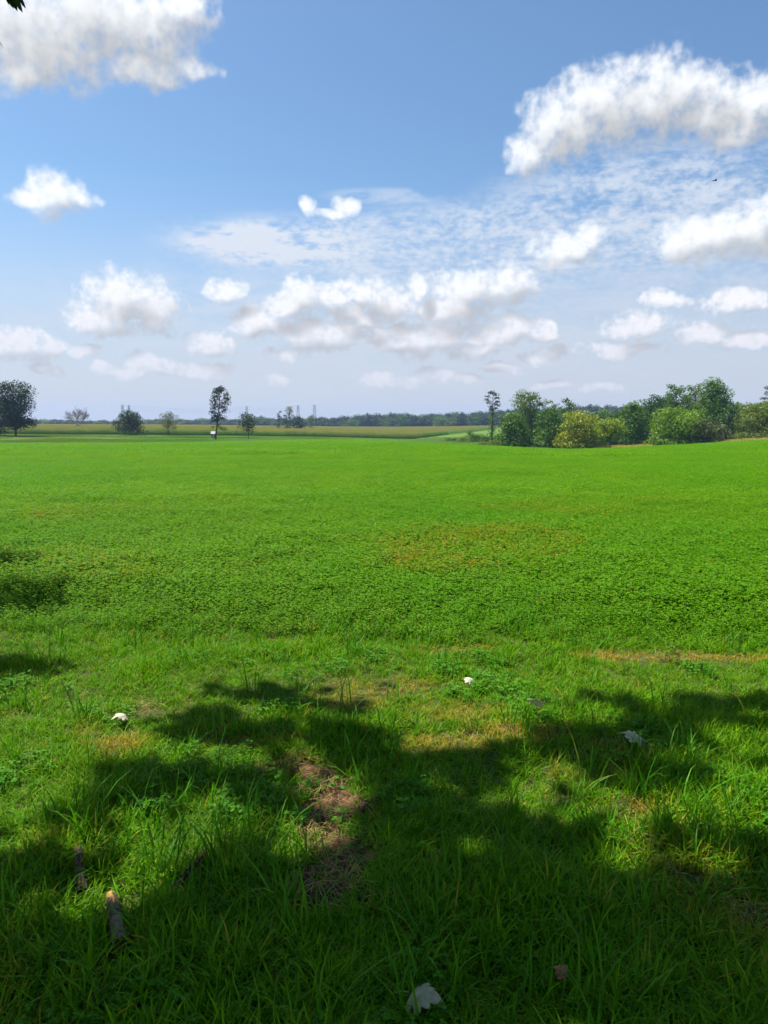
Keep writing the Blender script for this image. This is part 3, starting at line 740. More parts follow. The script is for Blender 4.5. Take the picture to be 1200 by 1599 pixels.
def make_tree(name, label, px, top, w, Y, kind, seed, cat='tree', clear=0.12, cover=0.62, leaf=0.42, nlobe=15, lean=0.0, group=None, shape='round', bark=None, skirt=0.0):
    rs = np.random.default_rng(seed)
    x = on_px(px, Y); zb = tz(x, Y); zt = at(px, top, Y).z; h = zt - zb; W = w / FPX * Y / 2 * 1.12
    root = empty(name, (x, Y, zb - .05)); tag(root, label, cat, group)
    tr = MB(); r0 = max(.10, h * .018)
    tp = wob((0, 0, -.2), (lean * h * .8, 0, h * .82), h * .008, 5, rs)
    tr.tube(tp, np.linspace(r0, r0 * .25, 6), 7)
    zlo, zhi = h * clear, h
    lobes = []
    for k in range(nlobe):
        s = (k + .5) / nlobe; zc = zlo + (zhi - zlo) * (s * .86 + .05)
        if shape == 'round': prof = math.sqrt(max(.06, 1 - ((s - .45) / .58) ** 2))
        elif shape == 'egg': prof = math.sqrt(max(.08, 1 - ((s - .35) / .68) ** 2)) * (1.0 - .25 * s)
        elif shape == 'column': prof = .8 if s < .8 else .55
        elif shape == 'vase': prof = .45 + .55 * min(1, s * 1.5) if s < .85 else .7
        else: prof = 1.0 - .6 * s
        a = k * 2.39996 + rs.uniform(-.4, .4); rr = W * prof * rs.uniform(.35, .68)
        sz = W * rs.uniform(.34, .52) * (.6 + .5 * prof)
        zz = min(zc, h - sz * .75)
        lobes.append((math.cos(a) * rr + lean * zz, math.sin(a) * rr, zz, sz, sz, sz * rs.uniform(.65, .95), rs.uniform(.25, .75)))
    lobes.append((lean * h * .7, 0, h * .55, W * .5, W * .5, h * .25, .2))
    if skirt:
        for k in range(6):
            a = k * 1.05; lobes.append((math.cos(a) * W * .62, math.sin(a) * W * .62, h * (max(clear, -.02) + .12), W * .5, W * .5, h * .12, .3))
    for L in lobes:
        zs = max(h * .12, L[2] - abs(L[0] - lean * L[2]) * .7 - W * .25); zs = min(zs, h * .78)
        st = (lean * zs, 0, zs)
        tr.tube(wob(st, (L[0], L[1], L[2]), W * .05, 3, rs), np.linspace(r0 * .42, r0 * .1, 4), 5)
    tr.build('trunk', bark or M_BARK, root, True)
    cr = MB(); lobe_leaves(cr, rs, lobes, leaf, cover)
    cr.build('crown', GREEN[kind], root)
    return root

def make_pine(name, label, px, top, w, Y, lean, seed, clear=.35, vine=None, nclump=16, group=None, flat=.45):
    rs = np.random.default_rng(seed)
    x = on_px(px, Y); zb = tz(x, Y); h = at(px, top, Y).z - zb; W = w / FPX * Y / 2
    root = empty(name, (x, Y, zb - .05)); tag(root, label, 'tree', group)
    tr = MB(); r0 = .017 * h
    tr.tube(wob((0, 0, -.2), (lean * h, 0, h * .97), h * .006, 6, rs), np.linspace(r0, r0 * .25, 7), 7)
    cr = MB(); lobes = []
    for k in range(nclump):
        s = (k + .5) / nclump; zc = h * (clear + (1 - clear) * (.03 + .93 * s))
        prof = math.sqrt(max(.12, 1 - ((s - .55) / .62) ** 2))
        a = (0 if k % 2 else math.pi) + rs.uniform(-1.1, 1.1); rr = W * prof * rs.uniform(.3, .75)
        sz = W * rs.uniform(.34, .56)
        c = (lean * zc + math.cos(a) * rr, math.sin(a) * rr, min(zc, h - sz * flat))
        lobes.append((*c, sz, sz, sz * flat * rs.uniform(.8, 1.4), rs.uniform(.2, .7)))
        tr.tube(wob((lean * (zc - .04 * h), 0, zc - .04 * h), c, W * .04, 3, rs), np.linspace(r0 * .3, r0 * .08, 4), 5)
    lobes.append((lean * h, 0, h * .97, W * .35, W * .35, W * .3, .5))
    tr.build('trunk', M_BARK, root, True)
    lobe_leaves(cr, rs, lobes, .36, .95); cr.build('crown', GREEN['pine'], root)
    if vine:
        v = MB(); L = []
        for k in range(8):
            s = (k + .5) / 8; L.append((lean * h * s * clear + rs.uniform(-.3, .3), rs.uniform(-.3, .3), h * vine * s, W * .52 * (1.25 - .5 * s), W * .5, h * .075, .35))
        lobe_leaves(v, rs, L, .36, .7); v.build('climbing_vine', GREEN['mid'], root)
    return root

def build_trees():
    g = 'trees of the wood at the right edge of the field'
    # ---- scattered trees at the left
    make_tree('field_tree', 'tall dark broad tree with low skirt of leaves at far left', 28, 592, 58, 220, 'slate', 1, clear=.13, nlobe=26, cover=.75, skirt=1, shape='vase', leaf=.44)
    make_tree('field_tree', 'dark tree cut by the left frame edge', -10, 614, 64, 224, 'slate', 2, clear=.06, nlobe=20, cover=.75)
    make_tree('field_tree', 'low dense dark tree in front of the corn below two pylons', 205, 640, 48, 257, 'slate', 3, clear=.12, nlobe=16, cover=.7, shape='egg')
    make_tree('field_tree', 'small thin olive tree at corn edge between dark tree and tall pine', 265, 642, 31, 256, 'brown', 4, clear=.28, nlobe=12, cover=.42, shape='round', leaf=.36)
    p = make_pine('pine_tree', 'tall leaning pine with gappy crown standing alone in the meadow', 338, 603, 33, 200, .125, 5, clear=.34, nclump=17, flat=.7)
    rs = np.random.default_rng(55); b = MB(); h = 14.0
    lobe_leaves(b, rs, [(1.6, 0, 3.4, 1.5, 1.0, .5, .5), (2.3, .2, 3.0, 1.1, .8, .45, .5), (1.0, 0, 4.2, .9, .7, .7, .4), (-.7, .4, 3.5, .7, .6, .6, .3)], .36, .7)
    b.build('low_foliage', GREEN['mid'], p)
    make_tree('field_tree', 'ragged dark tree with forked top right of the lone pine', 389, 643, 34, 214, 'slate', 6, clear=.2, nlobe=13, cover=.55, shape='vase', leaf=.38)
    # ---- dead tree
    def dead():
        rs = random.Random(21); Y = 330; x = on_px(125, Y); zb = tz(x, Y); h = at(125, 634, Y).z - zb
        root = empty('dead_tree', (x, Y, zb)); tag(root, 'bare leafless pale tree standing in the corn', 'tree')
        tr = MB(); br = MB(); tr.tube([(0, 0, -.2), (.1, 0, h * .18), (0, .1, h * .34)], [.34, .27, .22], 7)
        def grow(p, d, L, r, lev):
            e = p + d * L; br.tube([tuple(p), tuple(p + d * L * .5 + Vector((rs.gauss(0, .06 * L), rs.gauss(0, .06 * L), 0))), tuple(e)], [r, r * .8, r * .6], 4, 0, False)
            if lev == 0: return
            for k in range(3):
                a = Vector((rs.gauss(0, .55), rs.gauss(0, .55), rs.gauss(.10, .25)))
                grow(e if k < 2 else p + d * L * .6, (d + a).normalized(), L * rs.uniform(.6, .80), max(r * .62, .028), lev - 1)
        for k in range(7):
            a = k * 2.4; d = Vector((math.cos(a) * .95, math.sin(a) * .95, rs.uniform(.7, 1.3))).normalized()
            grow(Vector((0, 0, h * (.2 + .02 * k))), d, h * .25, .14, 5)
        tr.build('trunk', M_BARKP, root, True); br.build('bare_branches', M_BARKP, root)
    dead()
    # ---- middle distance group beyond the corn
    mg = 'small trees beyond the corn in the middle distance'
    make_tree('distant_tree', 'narrow ragged tree, left one of the group beyond the corn', 437, 639, 14, 470, 'slate', 31, clear=.05, nlobe=9, leaf=.7, group=mg, shape='column')
    make_tree('distant_tree', 'thin-stemmed tree with small round top rising above its group', 454, 633, 15, 480, 'brown', 32, clear=.6, nlobe=9, leaf=.6, cover=.5, group=mg)
    make_tree('distant_tree', 'low dark bushy tree right of the thin-stemmed one', 466, 648, 26, 476, 'slate', 33, clear=.0, nlobe=12, leaf=.7, group=mg)
    make_tree('distant_tree', 'low dark bushy tree below the thin-stemmed one', 449, 646, 20, 474, 'slate', 34, clear=.0, nlobe=10, leaf=.7, group=mg)
    make_tree('distant_tree', 'pale green tree standing in front of the right-hand pylon', 486, 645, 17, 560, 'pale', 35, clear=.1, nlobe=9, leaf=.75, group=mg)
    # ---- the wood at the right
    make_pine('pine_tree', 'tall thin pine with vine-clad trunk at the left end of the wood', 768, 611, 27, 240, .0, 41, clear=.60, vine=.66, nclump=11, flat=.5)
    W = [ # name, label, px, top, w, Y, kind, seed, clear, nlobe, shape
     ('wood_tree', 'dense mid-green tree at the left corner of the wood', 799, 644, 54, 186, 'mid', 42, -.05, 22, 'egg'),
     ('wood_tree', 'tall airy pale-topped tree rising above the left part of the wood', 826, 607, 46, 214, 'pale', 43, .1, 18, 'vase'),
     ('wood_tree', 'dark green rounded tree between the left corner and the golden tree', 856, 634, 52, 190, 'mid', 44, -.05, 20, 'egg'),
     ('wood_tree', 'thin treetop peeking over the wood left of the spiky one', 861, 620, 26, 222, 'olive', 45, .2, 10, 'cone'),
     ('wood_tree', 'spiky-topped green tree behind the golden tree', 887, 617, 30, 212, 'mid', 46, .1, 13, 'vase'),
     ('wood_tree', 'golden yellow-green tree at the front of the wood', 903, 641, 58, 183, 'gold', 47, .0, 20, 'round'),
     ('wood_tree', 'plain green tree behind and right of the golden one', 938, 639, 46, 202, 'mid', 48, .0, 16, 'round'),
     ('wood_tree', 'small yellow-green tree with bare trunk standing before the wood', 952, 653, 46, 173, 'lime', 49, .45, 16, 'round'),
     ('wood_tree', 'large dark green tree right of the small yellow-green one', 985, 625, 56, 198, 'mid', 50, -.05, 22, 'egg'),
     ('wood_tree', 'dark green tree on the slope left of the twin tall tops', 1018, 611, 50, 208, 'dark', 51, -.05, 20, 'egg'),
     ('wood_tree', 'left one of the twin tall tops in the wood', 1051, 593, 40, 220, 'mid', 52, .0, 18, 'vase'),
     ('wood_tree', 'paler right one of the twin tall tops in the wood', 1081, 591, 32, 226, 'pale', 53, .1, 14, 'vase'),
     ('wood_tree', 'tallest dark tree of the wood with ragged right side', 1111, 588, 62, 205, 'mid', 54, -.03, 26, 'egg'),
     ('wood_tree', 'bright green rounded tree in front of the tall tops', 1052, 634, 68, 180, 'bright', 55, -.08, 24, 'round'),
     ('wood_bush', 'brownish grey-green bush at the foot of the tallest tree', 1094, 652, 48, 177, 'brown', 56, -.1, 14, 'round'),
     ('wood_bush', 'low dusky bush right of the brownish bush', 1122, 662, 34, 178, 'brown', 57, -.1, 10, 'round'),
     ('wood_tree', 'dark shaded tree right of the tallest one', 1142, 632, 48, 196, 'dark', 58, -.05, 18, 'egg'),
     ('wood_tree', 'olive tree further back near the right frame edge', 1160, 628, 44, 214, 'olive', 59, -.05, 14, 'round'),
     ('wood_tree', 'soft olive-green tree in front at the right frame edge', 1189, 626, 66, 186, 'olive', 60, -.06, 22, 'round'),
    ]
    for (nm, lb, px, top, w, Y, kind, sd, cl, nl, sh) in W:
        make_tree(nm, lb, px, top, w * (1.0 if nm == 'wood_bush' or kind == 'lime' else 1.1), Y, kind, sd, 'bush' if 'bush' in nm else 'tree', clear=cl, nlobe=nl, shape=sh, group=g, cover=1.0, leaf=.5, skirt=1.0 if cl < .02 and 'bush' not in nm else 0)
    HID = ['the left corner tree', 'the dark rounded tree', 'the golden tree', 'the plain green tree', 'the small yellow-green tree', 'the large dark green tree', 'the slope tree left of the twin tops', 'the twin tall tops', 'the tallest dark tree', 'the dark shaded tree', 'the olive tree near the right edge', 'the right frame edge, nearest it', 'the right frame edge, farther out']
    for k, (px, top, w, Y, kd) in enumerate([(815, 648, 60, 228, 'dark'), (850, 640, 60, 232, 'dark'), (895, 644, 64, 230, 'mid'), (930, 648, 60, 226, 'dark'), (965, 640, 60, 230, 'dark'), (1000, 628, 60, 232, 'mid'),
                                            (1035, 612, 60, 238, 'dark'), (1070, 606, 56, 240, 'mid'), (1100, 612, 60, 242, 'dark'), (1140, 626, 60, 236, 'mid'), (1175, 630, 60, 238, 'dark'), (1225, 622, 70, 205, 'mid'), (1270, 618, 80, 210, 'olive')]):
        make_tree('wood_tree', 'tree deep in the wood, mostly hidden behind ' + HID[k], px, top, w, Y, kd, 400 + k, clear=-.05, nlobe=14, shape='egg', group='hidden trees in the depth of the wood', cover=.9, leaf=.6, skirt=1)
    make_pine('pine_tree', 'dark pine top cut by the right frame edge', 1200, 598, 34, 222, .0, 61, clear=.4, nclump=12)
    # low bushes at the wood's left corner
    bg = 'low bushes at the left corner of the wood'
    for (lb, px, top, w, Y, kind, sd) in [('olive bush below the vine-clad pine', 752, 689, 18, 176, 'olive', 71), ('flat olive bush touching the wood corner', 772, 687, 26, 177, 'olive', 72),
                                  ('round mid-green bush on the slope left of the pine', 742, 676, 30, 215, 'mid', 73), ('dark low bush between the round bush and the pine', 757, 680, 20, 222, 'dark', 75), ('flat green bush farthest left on the slope', 705, 683, 22, 226, 'mid', 76), ('bush high on the slope under the far woods', 733, 671, 18, 270, 'mid', 77), ('small pale bush up the slope beyond the round bush', 722, 682, 16, 212, 'olive', 74)]:
        make_tree('low_bush', lb, px, top, w, Y, kind, sd, 'bush', clear=-.3, nlobe=9, group=bg, leaf=.32, cover=.7)

def build_distant_woods():
    """far wood on the horizon that reads as one mass"""
    rs = np.random.default_rng(77)
    m = GREEN['dark']; protos = []
    for k in range(5):
        b = MB(); lobes = []
        for j in range(9):
            a = j * 2.4; s = (j + .5) / 9
            lobes.append((math.cos(a) * .34, math.sin(a) * .34, .12 + .74 * s, .3, .3, .2, rs.uniform(.1, .9)))
        lobe_leaves(b, rs, lobes, .085, .7); protos.append(b.build('w', GREEN[['wood', 'dark', 'slate', 'wood', 'pale'][k]], link=False))
    prof_px = [-250, 0, 100, 200, 240, 300, 330, 385, 410, 430, 500, 520, 572, 590, 622, 640, 660, 720, 760, 790, 850, 920, 960, 1000, 1100, 1150, 1200, 1450]
    prof_py = [653, 654.5, 654, 656, 653, 654, 652, 653, 649, 653, 650, 651, 645, 647, 643, 645, 646, 642, 641, 638, 635, 631, 632, 634, 632, 630, 628, 628]
    P = []; Sc = []
    for row, (Y, dpy) in enumerate([(840, 5.5), (870, 2.0), (905, 0.0), (960, 1.0), (850, 8.5)]):
        px = -240.0
        while px < 1440:
            px += R.uniform(6, 13)
            x = on_px(px, Y) ; yy = Y + R.uniform(-12, 12)
            zt = at(px, np.interp(px, prof_px, prof_py) + dpy + R.uniform(-1.2, 2.2), Y).z
            zb = tz(x, yy); h = max(6.0, zt - zb)
            P.append((x, yy, zb - .5)); w = R.uniform(13, 20); Sc.append((w, w, h))
    P = np.array(P); n = len(P)
    rot = np.stack([np.zeros(n), np.zeros(n), rng.uniform(0, 6.28, n)], 1)
    scatter('distant_woods', P, rot, np.array(Sc), rng.choice([0, 0, 1, 2, 3, 4], n), protos, 'far bluish line of woods along the horizon', 'woods')

def build_pylons():
    g = 'lattice pylons of the power line on the horizon'
    tops = []
    for (lb, px, top, Y) in [('left one of the two pylons above the dark tree', 195.5, 632, 1010), ('right one of the two pylons above the dark tree', 205.5, 632.5, 1030),
                             ('thin pylon rising behind the ragged tree', 387.5, 634, 1060), ('pylon left of the pale distant tree', 467, 632.5, 1010), ('pylon behind the pale distant tree', 492.5, 631.5, 985)]:
        x = on_px(px, Y); zb = tz(x, Y); h = at(px, top, Y).z - zb
        root = empty('pylon', (x, Y, zb)); tag(root, lb, 'pylon', g)
        hw = lambda s: 3.2 * (1 - s) ** 1.2 + .55
        for sx, sy in ((-1, -1), (1, -1), (1, 1), (-1, 1)):
            b = MB(); b.tube([(sx * hw(s), sy * hw(s), h * s) for s in (0, .3, .6, 1)], [.22, .2, .18, .12], 4); b.build('leg', M_STEEL, root)
        b = MB(); lv = [0, .12, .24, .36, .48, .6, .7, .8, .9, 1]
        for i in range(len(lv) - 1):
            s0, s1 = lv[i], lv[i + 1]; c = [(-1, -1), (1, -1), (1, 1), (-1, 1)]
            for k in range(4):
                (a, b_), (c_, d) = c[k], c[(k + 1) % 4]
                b.tube([(a * hw(s0), b_ * hw(s0), h * s0), (c_ * hw(s1), d * hw(s1), h * s1)], [.11, .11], 3)
                b.tube([(c_ * hw(s0), d * hw(s0), h * s0), (a * hw(s1), b_ * hw(s1), h * s1)], [.11, .11], 3)
        b.build('bracing', M_STEEL, root)
        for s in (.74, .84, .94):
            b = MB(); b.tube([(-3.2, 0, h * s), (0, 0, h * s + .7), (3.2, 0, h * s)], [.09, .16, .09], 4); b.tube([(-3.2, 0, h * s), (3.2, 0, h * s)], [.1, .1], 4)
            b.build('cross_arm', M_STEEL, root)
        tops.append((x, Y, zb, h))
    def wire(p, q, label):
        b = MB(); pts = []
        for i in range(13):
            s = i / 12; v = Vector(p).lerp(Vector(q), s); v.z -= 4 * s * (1 - s) * 3.0; pts.append(tuple(v))
        o = b; b.tube(pts, [.10] * 13, 4); tag(b.build('power_line_cable', M_STEEL), label, 'cable', 'cables strung between the horizon pylons')
    nm = {(1, 2): 'between the dark tree and the ragged tree', (2, 3): 'between the ragged tree and the left horizon group'}
    for (i, j), where in nm.items():
        for s, lv in ((.94, 'top'), (.84, 'middle'), (.74, 'bottom')):
            a, c = tops[i], tops[j]
            wire((a[0] + 3.2, a[1], a[2] + a[3] * s), (c[0] - 3.2, c[1], c[2] + c[3] * s), '%s power cable sagging %s' % (lv, where))

def build_hut():
    Y = 232; x = on_px(335.5, Y); z = tz(x, Y); r = empty('field_hut', (x, Y, z)); tag(r, 'tiny dark hut with pale roof beside the lone pine', 'hut')
    mw = solid_mat('hut_boards', (0.05, 0.045, 0.04), (0.09, 0.08, 0.07), 2.0); mr = solid_mat('hut_roof', (0.30, 0.30, 0.32), (0.40, 0.40, 0.41), 2.0, .5, 0)
    b = MB(); b.box((-.6, -.6, -.2), (.6, .6, 1.35)); b.build('wall', mw, r)
    b = MB(); b.add([(-.8, -.85, 1.3), (.8, -.85, 1.3), (.8, .85, 1.3), (-.8, .85, 1.3), (-.8, 0, 2.1), (.8, 0, 2.1)], [(0, 1, 5, 4), (2, 3, 4, 5), (0, 4, 3), (1, 2, 5), (3, 2, 1, 0)]); b.build('roof', mr, r)
    b = MB(); b.box((-.3, -.65, -.1), (.3, -.602, 1.1)); b.build('door', mr, r)

# ------------------------------------------------------------------ the tree that shades the foreground (stands left of the view)
LEAF5 = [(0, 0), (.12, .03), (.30, -.06), (.46, .00), (.44, .12), (.33, .20), (.50, .26), (.60, .38), (.52, .47), (.36, .46), (.40, .60), (.33, .70), (.20, .66), (.14, .82), (.05, .97), (0, 1.0), (-.05, .97), (-.14, .82), (-.20, .66), (-.33, .70), (-.40, .60), (-.36, .46), (-.52, .47), (-.60, .38), (-.50, .26), (-.33, .20), (-.44, .12), (-.46, .00), (-.30, -.06), (-.12, .03)]
FLECKS = [ # sunny spots in the shade: pixel x, pixel y, half-size in metres
 (30, 1240, .30, .30), (110, 1160, .40, .18), (60, 1330, .22, .06), (250, 1345, .22, .06), (235, 1395, .12, .05), (178, 1410, .05, .05), (470, 1195, .10, .07), (525, 1248, .18, .09), (492, 1312, .20, .08), (560, 1330, .10, .03),
 (690, 1120, .55, .18), (830, 1115, .35, .12), (770, 1150, .22, .07), (690, 1170, .22, .06), (620, 1140, .2, .05), (990, 1265, .15, .08), (1015, 1300, .12, .05), (1060, 1350, .12, .04), (1150, 1290, .22, .12), (1190, 1240, .15, .10),
 (915, 1530, .08, .03), (1010, 1345, .15, .03), (330, 1190, .25, .05), (60, 1440, .05, .03), (450, 1120, .3, .04), (560, 1090, .35, .05), (930, 1130, .25, .06), (1090, 1190, .25, .05), (1180, 1160, .2, .08), (860, 1190, .2, .04), (380, 1290, .18, .05), (300, 1310, .15, .05), (930, 1250, .12, .05)]
def build_shade_tree():
    rs = np.random.default_rng(17)
    blobs = [ # shadow patches wanted on the ground: px, py, half-size m across, along, share
     (200, 1215, .55, .22, 1.0), (330, 1250, .5, .25, .9), (120, 1440, 1.0, .4, 1.6), (30, 1380, .5, .28, 1.0), (300, 1480, .9, .5, 1.7), (420, 1140, .45, .16, .8), (500, 1100, .42, .16, .85), (570, 1120, .25, .14, .6),
     (450, 1160, .6, .18, .9), (620, 1180, .6, .2, 1.2), (760, 1200, .6, .22, 1.2), (900, 1210, .55, .25, 1.2), (1040, 1115, .55, .16, 1.0), (1120, 1150, .45, .2, 1.0), (1000, 1160, .5, .16, .9), (880, 1155, .35, .12, .6),
     (1150, 1210, .5, .25, .9), (690, 1290, .9, .35, 2.0), (880, 1330, .8, .4, 1.9), (1060, 1300, .5, .3, 1.0), (1130, 1400, .8, .4, 1.6), (960, 1470, .9, .45, 1.8), (740, 1450, .9, .5, 2.0), (520, 1420, .7, .35, 1.5), (560, 1560, 1.0, .5, 2.0), (1000, 1580, 1.0, .4, 1.8), (200, 1580, 1.0, .4, 1.8),
     (30, 950, .45, .55, 1.3), (5, 1040, .3, .2, .6), (0, 900, .4, .3, .7)]
    cl = []   # clumps of leaves: centre, radii, count
    for (px, py, a, b, k) in blobs:
        gx, gy = on_ground(px, py)
        for q in range(4):
            hgt = rs.uniform(4.6, 8.6); t = hgt / S.z
            dx, dy = rs.normal(0, a * .45), rs.normal(0, b * .5)
            cl.append((gx + dx + S.x * t, gy + dy + S.y * t, hgt, a * .62, b * .75, .35, int(52 * k)))
    for _ in range(210):   # the rest of the crown, above and behind the camera
        x, y, z = rs.uniform(-10.5, 4.5), rs.uniform(-5.5, 3.6), rs.uniform(4.2, 11)
        if ((x + 3) / 8) ** 2 + ((y + .4) / 5.4) ** 2 + ((z - 7) / 4.6) ** 2 > 1: continue
        cl.append((x, y, z, .8, .8, .45, 105))
    root = empty('shade_tree', (-5.6, .3, tz(-5.6, .3))); tag(root, 'overhanging shade tree whose leaf tips dip into the top left corner', 'tree')
    C = []; N = []
    for (x, y, z, a, b, c, n) in cl:
        d = rs.normal(0, .55, (n, 3)) * np.array([a, b, c]); C.append(np.array([x, y, z]) + d)
    C = np.concatenate(C)
    pxx, pyy, f = project(C)
    vis = (f > 0) & (pxx > -45) & (pxx < 1245) & (pyy > -45) & (pyy < 1650); C = C[~vis]
    gz = C[:, 2] / S.z; sx, sy = C[:, 0] - S.x * gz, C[:, 1] - S.y * gz      # gaps in the crown that let the sun through
    fr = random.Random(91)
    more = [(fr.uniform(0, 1200), fr.uniform(1090, 1390), fr.uniform(-.02, .09), fr.uniform(-.02, .05)) for k in range(80)]
    for (px, py, rx, ry) in FLECKS + more:
        gx, gy = on_ground(px, py)
        q = ((sx - gx) / (rx + .07)) ** 2 + ((sy - gy) / (ry + .06)) ** 2
        C, sx, sy = (lambda k: (C[k], sx[k], sy[k]))(q + (vnoise(sx, sy, 6.0, 2) - .5) * 1.4 > 1)
    n = len(C)
    nr = np.array([0, 0, 1.0]) + rs.normal(0, .5, (n, 3)); nr /= np.linalg.norm(nr, axis=1, keepdims=True)
    loc = np.array([-5.6, .3, tz(-5.6, .3)])
    t = rs.normal(size=(n, 3)); t[:, 2] -= .5; t -= nr * (t * nr).sum(1, keepdims=True); t /= np.linalg.norm(t, axis=1, keepdims=True)
    b = np.cross(nr, t); sz = rs.uniform(.10, .165, n)[:, None]
    shape = [(0, 0), (.5, .28), (.30, .62), (0, 1), (-.30, .62), (-.5, .28)]
    V = np.stack([C + (b * u + t * v) * sz for (u, v) in shape], 1) - loc
    mb = MB(); mb.V.append(V.reshape(-1, 3)); mb.F = [tuple(range(6 * i, 6 * i + 6)) for i in range(n)]; mb.A.append(np.repeat(rs.random(n), 6)); mb.n = 6 * n
    mb.build('crown', leaf_mat('shade_leaf', (0.025, 0.085, 0.008), (0.06, 0.16, 0.015), trans=0.38), root)
    # trunk and limbs
    tr = MB(); L = Vector(loc)
    tr.tube([(0, 0, -.3), (.05, .05, 1.2), (.2, .1, 3.0), (.3, .1, 5.0), (.2, 0, 9.5)], [.42, .33, .29, .24, .08], 10)
    for (x, y, z, a, b_, c, n_) in cl[::4]:
        e = Vector((x, y, z)) - L; s0 = Vector((.25, .1, max(2.6, min(8.0, e.z - 1.6 - .15 * e.length))))
        mid = s0.lerp(e, .55) + Vector((0, 0, .35)); P = np.array([tuple(s0.lerp(mid, .5) + L), tuple(mid + L), tuple(mid.lerp(e, .5) + L), tuple(e + L)])
        ax, ay, af = project(P)
        if ((af > 0) & (ax > -30) & (ax < 1230) & (ay > -30) & (ay < 1650)).any(): continue
        tr.tube([tuple(s0), tuple(mid), tuple(e)], [.06, .03, .008], 5)
    tr.build('trunk', M_BARK, root, True)
    # the twig whose leaves hang into the top left corner of the view
    tw = MB(); lf = MB(); Y = 5.2
    a = at(-60, -150, Y); m1 = at(-10, -45, Y); e = at(12, -8, Y)
    tw.tube([tuple(Vector(q) - L) for q in (at(-420, -420, 3.4), at(-200, -260, 4.6), a, m1, e)], [.03, .02, .012, .007, .003], 5)
    for (px0, py0, px1, py1, w) in [(4, -22, 22, 14, .016), (10, -20, 28, 18, .018), (16, -18, 36, 20, .018), (20, -22, 41, 14, .014), (8, -24, 14, 8, .014), (0, -30, 34, 8, .015)]:
        p = at(px0, py0, Y + rs.uniform(-.05, .05)) - L; q = at(px1, py1, Y + rs.uniform(-.06, .06)) - L
        d = q - p; s_ = d.cross(Vector((0, 1, .3))).normalized() * w; mm = p.lerp(q, .5)
        lf.add([tuple(p), tuple(mm + s_ + Vector((0, .01, 0))), tuple(p.lerp(q, .8) + s_ * .7), tuple(q), tuple(p.lerp(q, .8) - s_ * .7), tuple(mm - s_ - Vector((0, .01, 0)))], [(0, 1, 2, 3, 4, 5)], rs.random())
    p, q = at(-14, 44, Y) - L, at(6, 76, Y) - L; s_ = (q - p).cross(Vector((0, 1, 0))).normalized() * .009
    lf.add([tuple(p - s_), tuple(p + s_), tuple(q)], [(0, 1, 2)], .4)
    tw.tube([tuple(at(-60, -150, Y) - L), tuple(at(-40, -20, Y) - L), tuple(p)], [.006, .005, .002], 4)
    tw.build('drooping_twig', M_BARK, root, True); lf.build('drooping_leaves', GREEN['slate'], root)

# ------------------------------------------------------------------ small things lying in the grass
def lobed_leaf(name, label, px, py, size, yaw, tilt, curl, material, lift=.06, fold=.3, group=None):
    gx, gy = on_ground(px, py + 6)
    rs = random.Random(int(px)); b = MB(); n = 6
    out = LEAF5
    # rings from the middle rib outwards so that the blade can curl
    V = []; F = []; c = (0, .38)
    for k in range(n + 1):
        s = k / n
        for (u, v) in out:
            x = c[0] + (u - c[0]) * s; y = c[1] + (v - c[1]) * s
            r = math.hypot(x, y - .38)
            z = -curl * r * r * 1.6 + fold * abs(x) * .35 + .05 * math.sin(9 * x + 4 * y) * s - curl * .5 * abs(y - .38) ** 2
            V.append((x * size, y * size, z * size))
    m = len(out)
    for k in range(n):
        for i in range(m): F.append((k * m + i, k * m + (i + 1) % m, (k + 1) * m + (i + 1) % m, (k + 1) * m + i) if k else (0, m + (i + 1) % m, m + i))
    b.add(V, F, .5)
    root = empty(name, (gx, gy, tz(gx, gy) + lift)); tag(root, label, 'leaf', group); root.rotation_euler = (tilt, rs.uniform(-.15, .15), yaw)
    o = b.build('blade', material, root, True); s = o.modifiers.new('thickness', 'SOLIDIFY'); s.thickness = .0012
    b = MB(); b.tube([(0, 0, 0), (0, -.22 * size, .02 * size), (.03 * size, -.42 * size, -.02 * size)], [.0016, .0013, .001], 5); b.build('stalk', M_STRAW_S, root, True)
    b = MB()
    for (u, v) in [(0, .93), (.5, .32), (-.5, .32), (.30, .54), (-.30, .54)]:
        pts = []
        for k in range(5):
            s = k / 4; x, y = u * s, .02 + (v - .02) * s; r = math.hypot(x, y - .38)
            z = -curl * r * r * 1.6 + fold * abs(x) * .35 + .05 * math.sin(9 * x + 4 * y) * min(1, r * 1.5) - curl * .5 * abs(y - .38) ** 2
            pts.append((x * size, y * size, z * size + .0012))
        b.tube(pts, [.0011, .001, .0008, .0006, .0003], 4)
    b.build('veins', M_STRAW_S, root, True)
    return root

